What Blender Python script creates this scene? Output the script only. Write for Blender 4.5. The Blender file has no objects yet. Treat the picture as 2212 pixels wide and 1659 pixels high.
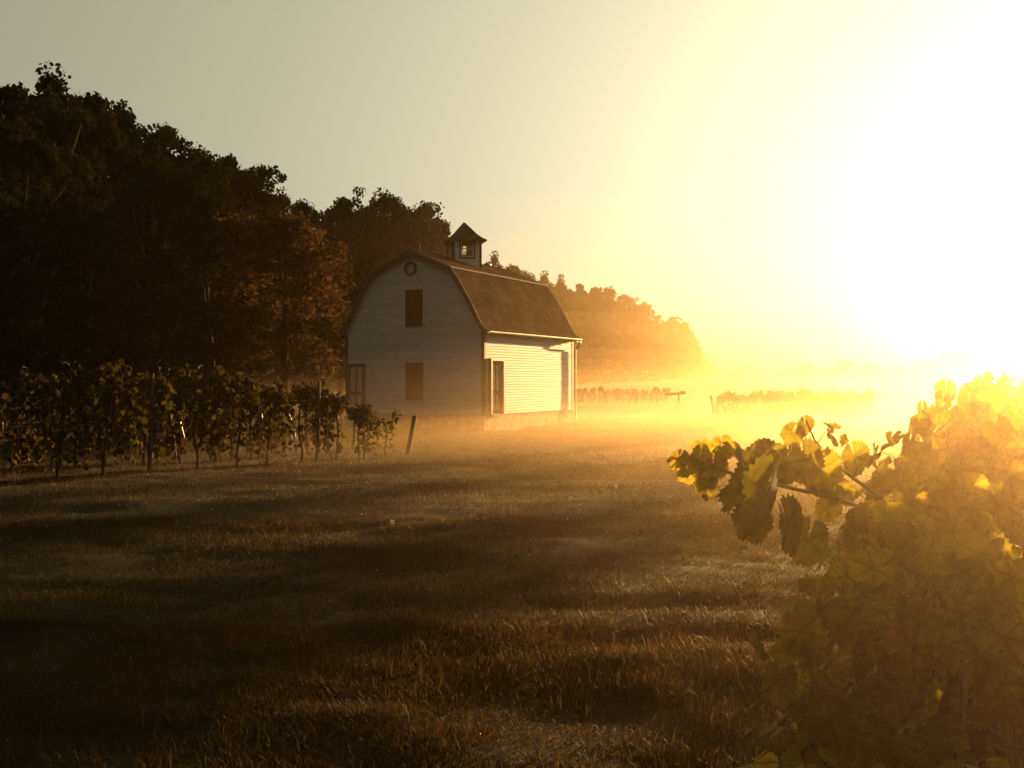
import bpy, math, random
import numpy as np
from mathutils import Vector, Matrix

random.seed(7)
RNG = np.random.default_rng(11)
S = bpy.context.scene
COL = S.collection
PI = math.pi
R = math.radians

# ------------------------------------------------------------------ camera frame (metres)
CAM_Z = 1.6
FPX, CX, HY = 1995.0, 1106.0, 820.0          # focal length, centre and horizon of the photograph (2212 px wide)
SUN_AZ, SUN_EL = R(35.6), R(6.8)             # azimuth from +Y towards +X


def at(px, py, d):
    return Vector(((px - CX) / FPX * d, d, CAM_Z - (py - HY) / FPX * d))


# ------------------------------------------------------------------ helpers
def sstep(a, b, x):
    t = np.clip((np.asarray(x, float) - a) / (b - a), 0, 1)
    return t * t * (3 - 2 * t)


_perm = RNG.permutation(512)


def vnoise(x, y, seed=0):
    x = np.asarray(x, float); y = np.asarray(y, float)
    xi = np.floor(x).astype(int); yi = np.floor(y).astype(int)
    fx = x - xi; fy = y - yi
    fx = fx * fx * (3 - 2 * fx); fy = fy * fy * (3 - 2 * fy)

    def h(i, j):
        return _perm[(_perm[(i + seed * 17) & 511] + j) & 511] / 511.0
    a = h(xi, yi); b = h(xi + 1, yi); c = h(xi, yi + 1); d = h(xi + 1, yi + 1)
    return (a * (1 - fx) + b * fx) * (1 - fy) + (c * (1 - fx) + d * fx) * fy


def gz(x, y):
    """terrain height"""
    x = np.asarray(x, float); y = np.asarray(y, float)
    z = -0.4 * sstep(6, 30, y) + 1.5 * sstep(75, 320, y)
    u = -(x - (-3 + 0.5 * (y - 25)))
    z = z + 0.75 * sstep(4, 38, u) * sstep(14, 50, y)
    fade = 1 - sstep(45, 90, y)
    near = sstep(1.0, 3.0, np.hypot(x, y))
    z = z + fade * near * (0.10 * (vnoise(x * 0.45, y * 0.8, 1) - 0.5) + 0.055 * (vnoise(x * 1.3, y * 2.3, 2) - 0.5)
                    + 0.03 * (vnoise(x * 3.1, y * 4.1, 3) - 0.5))
    return z


def gzf(x, y):
    return float(gz(np.array([x]), np.array([y]))[0])


class MB:
    """collects polygons for one mesh"""
    def __init__(self):
        self.v = []; self.f = []

    def add(self, vs, fs):
        o = len(self.v)
        self.v += [tuple(p) for p in vs]
        self.f += [tuple(i + o for i in f) for f in fs]
        return self

    def box(self, x0, x1, y0, y1, z0, z1, M=None):
        vs = [Vector((x, y, z)) for z in (z0, z1) for y in (y0, y1) for x in (x0, x1)]
        if M is not None:
            vs = [M @ p for p in vs]
        return self.add(vs, [(0, 2, 3, 1), (4, 5, 7, 6), (0, 1, 5, 4), (2, 6, 7, 3), (1, 3, 7, 5), (0, 4, 6, 2)])

    def tube(self, pts, rad, sides=7, cap=True):
        pts = [Vector(p) for p in pts]
        n = len(pts)
        if not hasattr(rad, '__len__'):
            rad = [rad] * n
        o = len(self.v)
        up = Vector((0.31, 0.17, 0.93))
        for i, p in enumerate(pts):
            t = (pts[min(i + 1, n - 1)] - pts[max(i - 1, 0)]).normalized()
            a = t.cross(up)
            if a.length < 1e-3:
                a = t.cross(Vector((1, 0, 0)))
            a.normalize(); b = t.cross(a)
            for k in range(sides):
                q = p + (a * math.cos(2 * PI * k / sides) + b * math.sin(2 * PI * k / sides)) * rad[i]
                self.v.append(tuple(q))
        for i in range(n - 1):
            for k in range(sides):
                k2 = (k + 1) % sides
                self.f.append((o + i * sides + k, o + i * sides + k2, o + (i + 1) * sides + k2, o + (i + 1) * sides + k))
        if cap:
            self.f.append(tuple(o + k for k in range(sides))[::-1])
            self.f.append(tuple(o + (n - 1) * sides + k for k in range(sides)))
        return self

    def prism(self, poly, axis_fn, d0, d1):
        """extrude a 2-D polygon; axis_fn(a, b, d) -> point"""
        n = len(poly)
        vs = [axis_fn(a, b, d0) for a, b in poly] + [axis_fn(a, b, d1) for a, b in poly]
        fs = [tuple(range(n))[::-1], tuple(range(n, 2 * n))]
        fs += [(i, (i + 1) % n, n + (i + 1) % n, n + i) for i in range(n)]
        return self.add(vs, fs)

    def build(self, name, mat, parent=None, smooth=False, bevel=0):
        me = bpy.data.meshes.new(name)
        me.from_pydata(self.v, [], self.f)
        me.materials.append(mat)
        if smooth:
            me.polygons.foreach_set('use_smooth', [True] * len(me.polygons))
        me.update()
        o = bpy.data.objects.new(name, me)
        COL.objects.link(o)
        if parent is not None:
            o.parent = parent
        if bevel:
            b = o.modifiers.new('edge', 'BEVEL'); b.width = bevel; b.segments = 2; b.limit_method = 'ANGLE'
        return o


def np_mesh(name, verts, faces, mat, parent=None, rnd=None, smooth=False, uv=None):
    """verts (N,3); faces: list of (M,k) int arrays"""
    me = bpy.data.meshes.new(name)
    me.vertices.add(len(verts))
    me.vertices.foreach_set('co', np.ascontiguousarray(verts, dtype=np.float32).ravel())
    loops = np.concatenate([f.ravel() for f in faces]).astype(np.int32)
    sizes = np.concatenate([np.full(len(f), f.shape[1]) for f in faces])
    starts = np.concatenate([[0], np.cumsum(sizes)[:-1]]).astype(np.int32)
    me.loops.add(len(loops)); me.polygons.add(len(sizes))
    me.loops.foreach_set('vertex_index', loops)
    me.polygons.foreach_set('loop_start', starts)
    if smooth:
        me.polygons.foreach_set('use_smooth', np.ones(len(sizes), bool))
    if rnd is not None:
        a = me.attributes.new('rnd', 'FLOAT', 'POINT')
        a.data.foreach_set('value', np.asarray(rnd, np.float32))
    if uv is not None:
        a = me.attributes.new('leafpos', 'FLOAT_VECTOR', 'POINT')
        a.data.foreach_set('vector', np.asarray(uv, np.float32).ravel())
    me.materials.append(mat)
    me.update(calc_edges=True)
    o = bpy.data.objects.new(name, me)
    COL.objects.link(o)
    if parent is not None:
        o.parent = parent
    return o


def tag(o, label=None, cat=None, group=None, kind=None):
    if label: o['label'] = label
    if cat: o['category'] = cat
    if group: o['group'] = group
    if kind: o['kind'] = kind
    return o


def empty(name, loc, rz=0, label=None, cat=None, group=None):
    o = bpy.data.objects.new(name, None)
    o.empty_display_size = 0.2
    COL.objects.link(o)
    o.location = loc; o.rotation_euler = (0, 0, rz)
    return tag(o, label, cat, group)


def copy_tree(o, parent=None):
    c = o.copy(); COL.objects.link(c)
    if parent is not None:
        c.parent = parent
    for ch in list(o.children):
        copy_tree(ch, c)
    return c


ORD = ['first', 'second', 'third', 'fourth', 'fifth', 'sixth', 'seventh', 'eighth', 'ninth', 'tenth', 'eleventh', 'twelfth',
       'thirteenth', 'fourteenth', 'fifteenth', 'sixteenth', 'seventeenth', 'eighteenth', 'nineteenth', 'twentieth',
       'twenty-first', 'twenty-second', 'twenty-third', 'twenty-fourth', 'twenty-fifth', 'twenty-sixth']


# ------------------------------------------------------------------ materials
def new_mat(name):
    m = bpy.data.materials.new(name); m.use_nodes = True
    nt = m.node_tree
    for n in list(nt.nodes):
        nt.nodes.remove(n)
    out = nt.nodes.new('ShaderNodeOutputMaterial')
    return m, nt, out


def ramp(nt, fac, cols):
    r = nt.nodes.new('ShaderNodeValToRGB')
    e = r.color_ramp.elements
    while len(e) < len(cols):
        e.new(0.5)
    for i, (p, c) in enumerate(cols):
        e[i].position = p; e[i].color = (*c, 1)
    nt.links.new(fac, r.inputs['Fac'])
    return r.outputs['Color']


def noise(nt, scale, detail=4, vec=None, rough=0.55):
    n = nt.nodes.new('ShaderNodeTexNoise')
    n.inputs['Scale'].default_value = scale; n.inputs['Detail'].default_value = detail
    n.inputs['Roughness'].default_value = rough
    if vec is None:
        tc = nt.nodes.new('ShaderNodeTexCoord'); vec = tc.outputs['Object']
    nt.links.new(vec, n.inputs['Vector'])
    return n.outputs['Fac']


def simple(name, c0, c1, scale=6, rough=0.7, bump=0.0, stretch=None, spec=0.4, metallic=0):
    m, nt, out = new_mat(name)
    p = nt.nodes.new('ShaderNodeBsdfPrincipled')
    vec = None
    if stretch:
        tc = nt.nodes.new('ShaderNodeTexCoord'); mp = nt.nodes.new('ShaderNodeMapping')
        mp.inputs['Scale'].default_value = stretch
        nt.links.new(tc.outputs['Object'], mp.inputs['Vector']); vec = mp.outputs['Vector']
    f = noise(nt, scale, 5, vec)
    nt.links.new(ramp(nt, f, [(0.3, c0), (0.7, c1)]), p.inputs['Base Color'])
    p.inputs['Roughness'].default_value = rough
    p.inputs['Specular IOR Level'].default_value = spec
    p.inputs['Metallic'].default_value = metallic
    if bump:
        b = nt.nodes.new('ShaderNodeBump'); b.inputs['Strength'].default_value = bump; b.inputs['Distance'].default_value = 0.02
        nt.links.new(f, b.inputs['Height']); nt.links.new(b.outputs['Normal'], p.inputs['Normal'])
    nt.links.new(p.outputs['BSDF'], out.inputs['Surface'])
    return m


def leaf_mat(name, cols, tcols, trans=0.45, rough=0.45, veins=False, spec=0.4):
    m, nt, out = new_mat(name)
    a = nt.nodes.new('ShaderNodeAttribute'); a.attribute_name = 'rnd'
    p = nt.nodes.new('ShaderNodeBsdfPrincipled')
    base = ramp(nt, a.outputs['Fac'], cols)
    tc = ramp(nt, a.outputs['Fac'], tcols)
    if veins:
        lp = nt.nodes.new('ShaderNodeAttribute'); lp.attribute_name = 'leafpos'
        sx = nt.nodes.new('ShaderNodeSeparateXYZ'); nt.links.new(lp.outputs['Vector'], sx.inputs[0])
        # x = distance to the nearest main vein (0 on the vein)
        v = nt.nodes.new('ShaderNodeMapRange'); v.inputs['From Min'].default_value = 0.0; v.inputs['From Max'].default_value = 0.05
        v.inputs['To Min'].default_value = 0.62; v.inputs['To Max'].default_value = 1.0
        nt.links.new(sx.outputs['X'], v.inputs['Value'])
        geo = nt.nodes.new('ShaderNodeTexCoord')
        nn = noise(nt, 55, 4, geo.outputs['Object'])
        mr = nt.nodes.new('ShaderNodeMapRange'); mr.inputs['From Min'].default_value = 0.3; mr.inputs['From Max'].default_value = 0.7
        mr.inputs['To Min'].default_value = 0.7; mr.inputs['To Max'].default_value = 1.15
        nt.links.new(nn, mr.inputs['Value'])
        mu = nt.nodes.new('ShaderNodeMath'); mu.operation = 'MULTIPLY'
        nt.links.new(v.outputs[0], mu.inputs[0]); nt.links.new(mr.outputs[0], mu.inputs[1])
        for which in ('t', 'b'):
            mx = nt.nodes.new('ShaderNodeVectorMath'); mx.operation = 'SCALE'
            nt.links.new(tc if which == 't' else base, mx.inputs[0]); nt.links.new(mu.outputs[0], mx.inputs['Scale'])
            if which == 't': tc = mx.outputs[0]
            else: base = mx.outputs[0]
        b = nt.nodes.new('ShaderNodeBump'); b.inputs['Strength'].default_value = 0.5; b.inputs['Distance'].default_value = 0.003
        nt.links.new(mu.outputs[0], b.inputs['Height']); nt.links.new(b.outputs['Normal'], p.inputs['Normal'])
    if spec < 0.1:                       # dull leaves: no sheen
        nt.nodes.remove(p); p = nt.nodes.new('ShaderNodeBsdfDiffuse')
        nt.links.new(base, p.inputs['Color'])
    else:
        nt.links.new(base, p.inputs['Base Color'])
        p.inputs['Roughness'].default_value = rough
        p.inputs['Specular IOR Level'].default_value = spec
    t = nt.nodes.new('ShaderNodeBsdfTranslucent'); nt.links.new(tc, t.inputs['Color'])
    mix = nt.nodes.new('ShaderNodeMixShader'); mix.inputs[0].default_value = trans
    nt.links.new(p.outputs['BSDF'], mix.inputs[1]); nt.links.new(t.outputs['BSDF'], mix.inputs[2])
    nt.links.new(mix.outputs[0], out.inputs['Surface'])
    return m


def siding_mat():
    m, nt, out = new_mat('white_painted_clapboard')
    p = nt.nodes.new('ShaderNodeBsdfPrincipled')
    tc = nt.nodes.new('ShaderNodeTexCoord')
    mp = nt.nodes.new('ShaderNodeMapping'); mp.inputs['Scale'].default_value = (1.2, 1.2, 9.0)
    nt.links.new(tc.outputs['Object'], mp.inputs['Vector'])
    big = noise(nt, 1.4, 5, mp.outputs['Vector'], 0.62)
    fine = noise(nt, 9.0, 6, mp.outputs['Vector'], 0.7)
    a = nt.nodes.new('ShaderNodeAttribute'); a.attribute_name = 'rnd'
    c1 = ramp(nt, big, [(0.25, (0.42, 0.415, 0.41)), (0.5, (0.56, 0.56, 0.565)), (0.75, (0.63, 0.635, 0.645))])
    c2 = ramp(nt, fine, [(0.30, (0.52, 0.46, 0.38)), (0.42, (0.9, 0.88, 0.85)), (0.7, (1, 1, 1))])
    c3 = ramp(nt, a.outputs['Fac'], [(0.0, (0.84, 0.83, 0.80)), (1.0, (1, 1, 1))])
    mx = nt.nodes.new('ShaderNodeVectorMath'); mx.operation = 'MULTIPLY'
    nt.links.new(c1, mx.inputs[0]); nt.links.new(c2, mx.inputs[1])
    m2 = nt.nodes.new('ShaderNodeVectorMath'); m2.operation = 'MULTIPLY'
    nt.links.new(mx.outputs[0], m2.inputs[0]); nt.links.new(c3, m2.inputs[1])
    nt.links.new(m2.outputs[0], p.inputs['Base Color'])
    p.inputs['Roughness'].default_value = 0.65
    b = nt.nodes.new('ShaderNodeBump'); b.inputs['Strength'].default_value = 0.25; b.inputs['Distance'].default_value = 0.004
    nt.links.new(fine, b.inputs['Height']); nt.links.new(b.outputs['Normal'], p.inputs['Normal'])
    nt.links.new(p.outputs['BSDF'], out.inputs['Surface'])
    return m


def shingle_mat():
    m, nt, out = new_mat('weathered_brown_shingles')
    p = nt.nodes.new('ShaderNodeBsdfPrincipled')
    a = nt.nodes.new('ShaderNodeAttribute'); a.attribute_name = 'leafpos'
    br = nt.nodes.new('ShaderNodeTexBrick')
    br.inputs['Scale'].default_value = 1.0
    br.inputs['Brick Width'].default_value = 0.3; br.inputs['Row Height'].default_value = 0.14
    br.inputs['Mortar Size'].default_value = 0.012
    br.inputs['Color1'].default_value = (0.095, 0.056, 0.033, 1); br.inputs['Color2'].default_value = (0.062, 0.037, 0.023, 1)
    br.inputs['Mortar'].default_value = (0.05, 0.035, 0.028, 1)
    nt.links.new(a.outputs['Vector'], br.inputs['Vector'])
    f = noise(nt, 0.9, 6)
    c = ramp(nt, f, [(0.3, (0.6, 0.58, 0.55)), (0.7, (1.25, 1.2, 1.15))])
    mx = nt.nodes.new('ShaderNodeVectorMath'); mx.operation = 'MULTIPLY'
    nt.links.new(br.outputs['Color'], mx.inputs[0]); nt.links.new(c, mx.inputs[1])
    nt.links.new(mx.outputs[0], p.inputs['Base Color'])
    p.inputs['Roughness'].default_value = 0.9; p.inputs['Specular IOR Level'].default_value = 0.0
    b = nt.nodes.new('ShaderNodeBump'); b.inputs['Strength'].default_value = 0.5; b.inputs['Distance'].default_value = 0.012
    b.invert = True
    nt.links.new(br.outputs['Fac'], b.inputs['Height']); nt.links.new(b.outputs['Normal'], p.inputs['Normal'])
    nt.links.new(p.outputs['BSDF'], out.inputs['Surface'])
    return m


def glass_mat():
    m, nt, out = new_mat('old_window_glass')
    g = nt.nodes.new('ShaderNodeBsdfGlossy'); g.inputs['Roughness'].default_value = 0.05
    t = nt.nodes.new('ShaderNodeBsdfTransparent'); t.inputs['Color'].default_value = (0.8, 0.75, 0.66, 1)
    mix = nt.nodes.new('ShaderNodeMixShader')
    lw = nt.nodes.new('ShaderNodeLayerWeight'); lw.inputs['Blend'].default_value = 0.25
    nt.links.new(lw.outputs['Fresnel'], mix.inputs[0])
    nt.links.new(t.outputs[0], mix.inputs[1]); nt.links.new(g.outputs[0], mix.inputs[2])
    nt.links.new(mix.outputs[0], out.inputs['Surface'])
    return m


def volume_mat(name, color, density, aniso):
    m, nt, out = new_mat(name)
    v = nt.nodes.new('ShaderNodeVolumePrincipled')
    v.inputs['Color'].default_value = (*color, 1)
    v.inputs['Density'].default_value = density
    v.inputs['Anisotropy'].default_value = aniso
    nt.links.new(v.outputs['Volume'], out.inputs['Volume'])
    return m


M = {}
M['siding'] = siding_mat()
M['shingle'] = shingle_mat()
M['dark_trim'] = simple('dark_green_black_trim_paint', (0.022, 0.022, 0.02), (0.04, 0.036, 0.03), 8, 0.6)
M['door_red'] = simple('dark_oxblood_boards', (0.016, 0.006, 0.005), (0.030, 0.011, 0.009), 5, 0.8, 0.3, (9, 9, 0.8), spec=0.05)
M['pale_trim'] = simple('pale_grey_trim_paint', (0.45, 0.44, 0.42), (0.62, 0.6, 0.56), 8, 0.6)
M['pane'] = simple('dull_pale_pane', (0.30, 0.30, 0.29), (0.40, 0.39, 0.37), 3, 0.25, spec=0.6)
M['stone'] = simple('rubble_stone', (0.14, 0.12, 0.10), (0.34, 0.30, 0.25), 3.5, 0.9, 0.8)
M['metal'] = simple('galvanised_metal', (0.30, 0.27, 0.23), (0.45, 0.41, 0.36), 9, 0.4, metallic=0.6)
M['brown_metal'] = simple('brown_painted_metal', (0.07, 0.045, 0.03), (0.12, 0.08, 0.05), 9, 0.45)
M['glass'] = glass_mat()
M['bark'] = simple('rough_bark', (0.016, 0.013, 0.010), (0.04, 0.032, 0.024), 7, 0.95, 0.8, (3, 3, 0.6), spec=0.02)
M['vine_wood'] = simple('vine_wood', (0.016, 0.011, 0.008), (0.035, 0.024, 0.016), 20, 0.95, 0.6, (3, 3, 0.7), spec=0.04)
M['cane'] = simple('reddish_cane', (0.10, 0.045, 0.02), (0.17, 0.09, 0.035), 25, 0.35, 0.3, spec=0.6)
M['post'] = simple('weathered_post', (0.04, 0.03, 0.022), (0.085, 0.065, 0.048), 6, 0.85, 0.6, (4, 4, 0.5))
M['wire'] = simple('steel_wire', (0.28, 0.26, 0.24), (0.42, 0.4, 0.37), 30, 0.35, metallic=0.8)
M['soil'] = None
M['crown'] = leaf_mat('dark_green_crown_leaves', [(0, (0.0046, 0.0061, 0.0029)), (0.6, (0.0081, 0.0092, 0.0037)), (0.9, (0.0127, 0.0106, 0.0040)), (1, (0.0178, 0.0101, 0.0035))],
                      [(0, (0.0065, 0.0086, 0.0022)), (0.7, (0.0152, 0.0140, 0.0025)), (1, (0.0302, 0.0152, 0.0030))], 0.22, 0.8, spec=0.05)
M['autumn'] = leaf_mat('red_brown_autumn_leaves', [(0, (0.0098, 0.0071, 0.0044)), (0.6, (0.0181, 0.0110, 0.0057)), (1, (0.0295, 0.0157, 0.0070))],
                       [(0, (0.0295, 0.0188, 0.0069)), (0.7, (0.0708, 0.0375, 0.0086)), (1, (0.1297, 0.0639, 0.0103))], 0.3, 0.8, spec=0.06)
M['vine_leaf'] = leaf_mat('grape_leaves', [(0, (0.0202, 0.0230, 0.0069)), (0.6, (0.0317, 0.0317, 0.0081)), (0.85, (0.0490, 0.0403, 0.0092)), (1, (0.0691, 0.0375, 0.0092))],
                          [(0, (0.2170, 0.1899, 0.0163)), (0.6, (0.3527, 0.2849, 0.0245)), (0.85, (0.6240, 0.4613, 0.0271)), (1, (0.6783, 0.3799, 0.0271))], 0.5, 0.6, veins=True, spec=0.12)
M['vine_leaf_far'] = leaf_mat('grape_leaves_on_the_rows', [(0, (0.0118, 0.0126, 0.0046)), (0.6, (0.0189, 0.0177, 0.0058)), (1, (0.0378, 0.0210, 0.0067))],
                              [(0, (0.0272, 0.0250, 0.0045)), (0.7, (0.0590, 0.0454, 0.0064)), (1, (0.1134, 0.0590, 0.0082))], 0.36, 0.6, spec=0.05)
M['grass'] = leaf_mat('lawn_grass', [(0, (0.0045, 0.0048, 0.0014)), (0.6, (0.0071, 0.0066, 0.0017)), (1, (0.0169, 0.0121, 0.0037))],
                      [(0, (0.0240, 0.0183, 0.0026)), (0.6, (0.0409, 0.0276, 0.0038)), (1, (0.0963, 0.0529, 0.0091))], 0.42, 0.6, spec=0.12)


def ground_mat():
    m, nt, out = new_mat('lawn_soil_and_thatch')
    p = nt.nodes.new('ShaderNodeBsdfPrincipled')
    a = noise(nt, 0.25, 6); b_ = noise(nt, 14, 6)
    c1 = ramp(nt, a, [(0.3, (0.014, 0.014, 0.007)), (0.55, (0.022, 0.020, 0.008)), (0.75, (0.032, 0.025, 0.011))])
    c2 = ramp(nt, b_, [(0.3, (0.5, 0.5, 0.5)), (0.7, (1.3, 1.25, 1.1))])
    mx = nt.nodes.new('ShaderNodeVectorMath'); mx.operation = 'MULTIPLY'
    nt.links.new(c1, mx.inputs[0]); nt.links.new(c2, mx.inputs[1])
    nt.links.new(mx.outputs[0], p.inputs['Base Color'])
    p.inputs['Roughness'].default_value = 0.95; p.inputs['Specular IOR Level'].default_value = 0.1
    bp = nt.nodes.new('ShaderNodeBump'); bp.inputs['Strength'].default_value = 0.5; bp.inputs['Distance'].default_value = 0.02
    nt.links.new(b_, bp.inputs['Height']); nt.links.new(bp.outputs['Normal'], p.inputs['Normal'])
    nt.links.new(p.outputs['BSDF'], out.inputs['Surface'])
    return m


M['ground'] = ground_mat()

# ------------------------------------------------------------------ ground
def graded(lo, hi, f0, f1, fine, grow=1.13):
    c = list(np.arange(f0, f1 + 1e-6, fine))
    s = fine; x = c[-1]
    while x < hi:
        s *= grow; x = min(x + s, hi); c.append(x)
    s = fine; x = c[0]; left = []
    while x > lo:
        s *= grow; x = max(x - s, lo); left.append(x)
    return np.array(left[::-1] + c)


gx = graded(-620, 620, -14, 14, 0.16)
gy = graded(-60, 640, 2, 40, 0.16)
XX, YY = np.meshgrid(gx, gy)
ZZ = gz(XX, YY)
nx, ny = len(gx), len(gy)
idx = np.arange(nx * ny).reshape(ny, nx)
quads = np.stack([idx[:-1, :-1], idx[:-1, 1:], idx[1:, 1:], idx[1:, :-1]], -1).reshape(-1, 4)
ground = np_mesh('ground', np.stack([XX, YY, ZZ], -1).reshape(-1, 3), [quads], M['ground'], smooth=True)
tag(ground, 'rolling mown grass field running back to the treeline', None, None, 'structure')


# ------------------------------------------------------------------ grass blades
def scatter_grass():
    vs, qs, ts, rs = [], [], [], []
    off = 0
    zones = [  # d0, d1, blades, height, width
        (2.2, 6.0, 230000, 0.045, 0.0038),
        (5.5, 11.0, 190000, 0.046, 0.0050),
        (10.0, 20.0, 130000, 0.052, 0.0075),
        (19.0, 48.0, 120000, 0.065, 0.017),
    ]
    for d0, d1, n, hh, ww in zones:
        d = np.sqrt(RNG.uniform(d0 ** 2, d1 ** 2, n))
        ang = RNG.uniform(-0.62, 0.62, n)
        # keep the wedge a little wider than the lens sees
        x = d * np.tan(ang); y = d
        dens = vnoise(x * 1.1, y * 1.6, 5) * 0.6 + vnoise(x * 4.2, y * 4.8, 6) * 0.5
        keep = dens > RNG.uniform(-0.1, 0.62, n)
        # none inside the barn
        bx = (x + 4.03) * 0.8704 - (y - 37.27) * 0.4924; by = (x + 4.03) * 0.4924 + (y - 37.27) * 0.8704
        keep &= ~((np.abs(bx) < 3.5) & (by > -0.1) & (by < 8.0))
        x, y, dens = x[keep], y[keep], dens[keep]
        n = len(x)
        z = gz(x, y) - 0.008
        tall = RNG.random(n) > 0.985
        h = hh * RNG.uniform(0.45, 1.25, n) * (0.55 + 0.75 * dens)
        h = np.where(tall, h * RNG.uniform(1.5, 2.6, n), h)
        a = RNG.uniform(0, 2 * PI, n)
        # matted lawn: blades lean, mostly the same way within a patch
        lean_dir = vnoise(x * 0.7, y * 0.7, 8) * 9 + RNG.normal(0, 1.6, n)
        lean = np.abs(RNG.normal(0.6, 0.45, n)) * h
        sx, sy = np.cos(a) * ww * 0.5, np.sin(a) * ww * 0.5
        lx, ly = np.cos(lean_dir) * lean, np.sin(lean_dir) * lean
        P = np.empty((n, 5, 3))
        P[:, 0] = np.stack([x - sx, y - sy, z], -1)
        P[:, 1] = np.stack([x + sx, y + sy, z], -1)
        P[:, 2] = np.stack([x + sx * 0.8 + lx * 0.35, y + sy * 0.8 + ly * 0.35, z + h * 0.6], -1)
        P[:, 3] = np.stack([x - sx * 0.8 + lx * 0.35, y - sy * 0.8 + ly * 0.35, z + h * 0.6], -1)
        P[:, 4] = np.stack([x + lx, y + ly, z + h * np.where(lean > h, 0.75, 1.0)], -1)
        b = off + np.arange(n)[:, None] * 5
        vs.append(P.reshape(-1, 3)); qs.append(b + np.array([0, 1, 2, 3])); ts.append(b + np.array([3, 2, 4]))
        r = np.clip(0.5 * vnoise(x * 0.35, y * 0.35, 9) + RNG.normal(0.25, 0.2, n), 0, 1)
        r = np.where(tall, 0.95, r)
        rs.append(np.repeat(r, 5))
        off += n * 5
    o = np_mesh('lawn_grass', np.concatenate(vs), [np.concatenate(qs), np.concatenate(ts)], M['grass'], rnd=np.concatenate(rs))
    tag(o, 'short dewy lawn grass covering the foreground', None, None, 'stuff')


scatter_grass()

# ------------------------------------------------------------------ barn
BARN_RZ = R(-29.5)
BARN_O = (-4.03, 37.27, -0.42)
barn = empty('barn', BARN_O, BARN_RZ, 'white clapboard gambrel barn with brown shingle roof and cupola in the ground mist', 'barn')
HW, BL = 3.40, 7.84            # half width, length
Z_SILL, Z_EAVE = 0.66, 4.02
PROF = [(3.40, 4.02), (2.9, 4.93), (2.35, 5.78), (1.93, 6.34), (0.0, 7.14)]     # wall/roof underside profile, right half


def half_w(z):
    if z <= PROF[0][1]:
        return HW
    for (xa, za), (xb, zb) in zip(PROF[:-1], PROF[1:]):
        if z <= zb:
            return xa + (xb - xa) * (z - za) / (zb - za)
    return 0.0


def clap_wall(name, pt, span, z0, z1, parent, seed):
    """lapped boards; span(z) -> (a0, a1); pt(a, z, out) -> point. Boards are jointed at random lengths."""
    rr = random.Random(seed)
    V, F, A = [], [], []
    e = 0.107
    z = z0
    while z < z1 - 1e-4:
        zt = min(z + e, z1)
        a0, a1 = span(z); b0, b1 = span(zt)
        cuts = [0.0]
        L = max(a1 - a0, 0.01)
        p = rr.uniform(0.6, 4.2)
        while p < L - 0.4:
            cuts.append(p / L); p += rr.uniform(2.4, 4.8)
        cuts.append(1.0)
        for c0, c1 in zip(cuts[:-1], cuts[1:]):
            g = 0.0025 / L
            t0 = c0 + (g if c0 > 0 else 0); t1 = c1 - (g if c1 < 1 else 0)
            jb = rr.uniform(-0.0025, 0.0025)
            o = len(V)
            V += [pt(a0 + (a1 - a0) * t0, z + jb, 0.026), pt(a0 + (a1 - a0) * t1, z + jb, 0.026),
                  pt(b0 + (b1 - b0) * t1, zt + 0.01, 0.004), pt(b0 + (b1 - b0) * t0, zt + 0.01, 0.004),
                  pt(a0 + (a1 - a0) * t0, z + jb, 0.0), pt(a0 + (a1 - a0) * t1, z + jb, 0.0)]
            F += [(o, o + 1, o + 2, o + 3), (o + 4, o + 5, o + 1, o), (o + 1, o + 5, o + 2), (o, o + 3, o + 4)]
            A += [rr.random()] * 6
        z = zt
    # backing sheet
    zz = sorted({z0, z1} | {p[1] for p in PROF if z0 < p[1] < z1})
    o = len(V)
    for q in zz:
        a0, a1 = span(q); V += [pt(a0, q, 0.0), pt(a1, q, 0.0)]; A += [0.5, 0.5]
    for i in range(len(zz) - 1):
        F.append((o + 2 * i, o + 2 * i + 1, o + 2 * i + 3, o + 2 * i + 2))
    me = bpy.data.meshes.new(name)
    me.from_pydata([tuple(v) for v in V], [], F)
    at_ = me.attributes.new('rnd', 'FLOAT', 'POINT'); at_.data.foreach_set('value', A)
    me.materials.append(M['siding']); me.update()
    ob = bpy.data.objects.new(name, me); COL.objects.link(ob); ob.parent = parent
    return ob


gable = clap_wall('gable_wall', lambda a, z, o: (a, -o, z), lambda z: (-half_w(z), half_w(z)), Z_SILL, 7.08, barn, 1)
clap_wall('side_wall', lambda a, z, o: (HW + o, a, z), lambda z: (0.0, BL), Z_SILL, 4.02, barn, 2)
clap_wall('side_wall', lambda a, z, o: (-HW - o, a, z), lambda z: (0.0, BL), Z_SILL, 4.02, barn, 3)
clap_wall('gable_wall', lambda a, z, o: (a, BL + o, z), lambda z: (-half_w(z), half_w(z)), Z_SILL, 7.08, barn, 4)

# foundation (rubble stone, slightly uneven)
fb = MB()
t = 0.25
fb.box(-HW + 0.0, HW - 0.0, -0.0 + 0.005, t, -0.5, Z_SILL); fb.box(-HW, HW, BL - t, BL - 0.005, -0.5, Z_SILL)
fb.box(-HW + 0.003, -HW + t, t, BL - t, -0.5, Z_SILL); fb.box(HW - t, HW - 0.003, t, BL - t, -0.5, Z_SILL)
fb.build('foundation', M['stone'], barn)
fl = MB().box(-HW + t, HW - t, t, BL - t, 0.5, 0.62)
fl.build('floor_boards', M['post'], barn)

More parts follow.
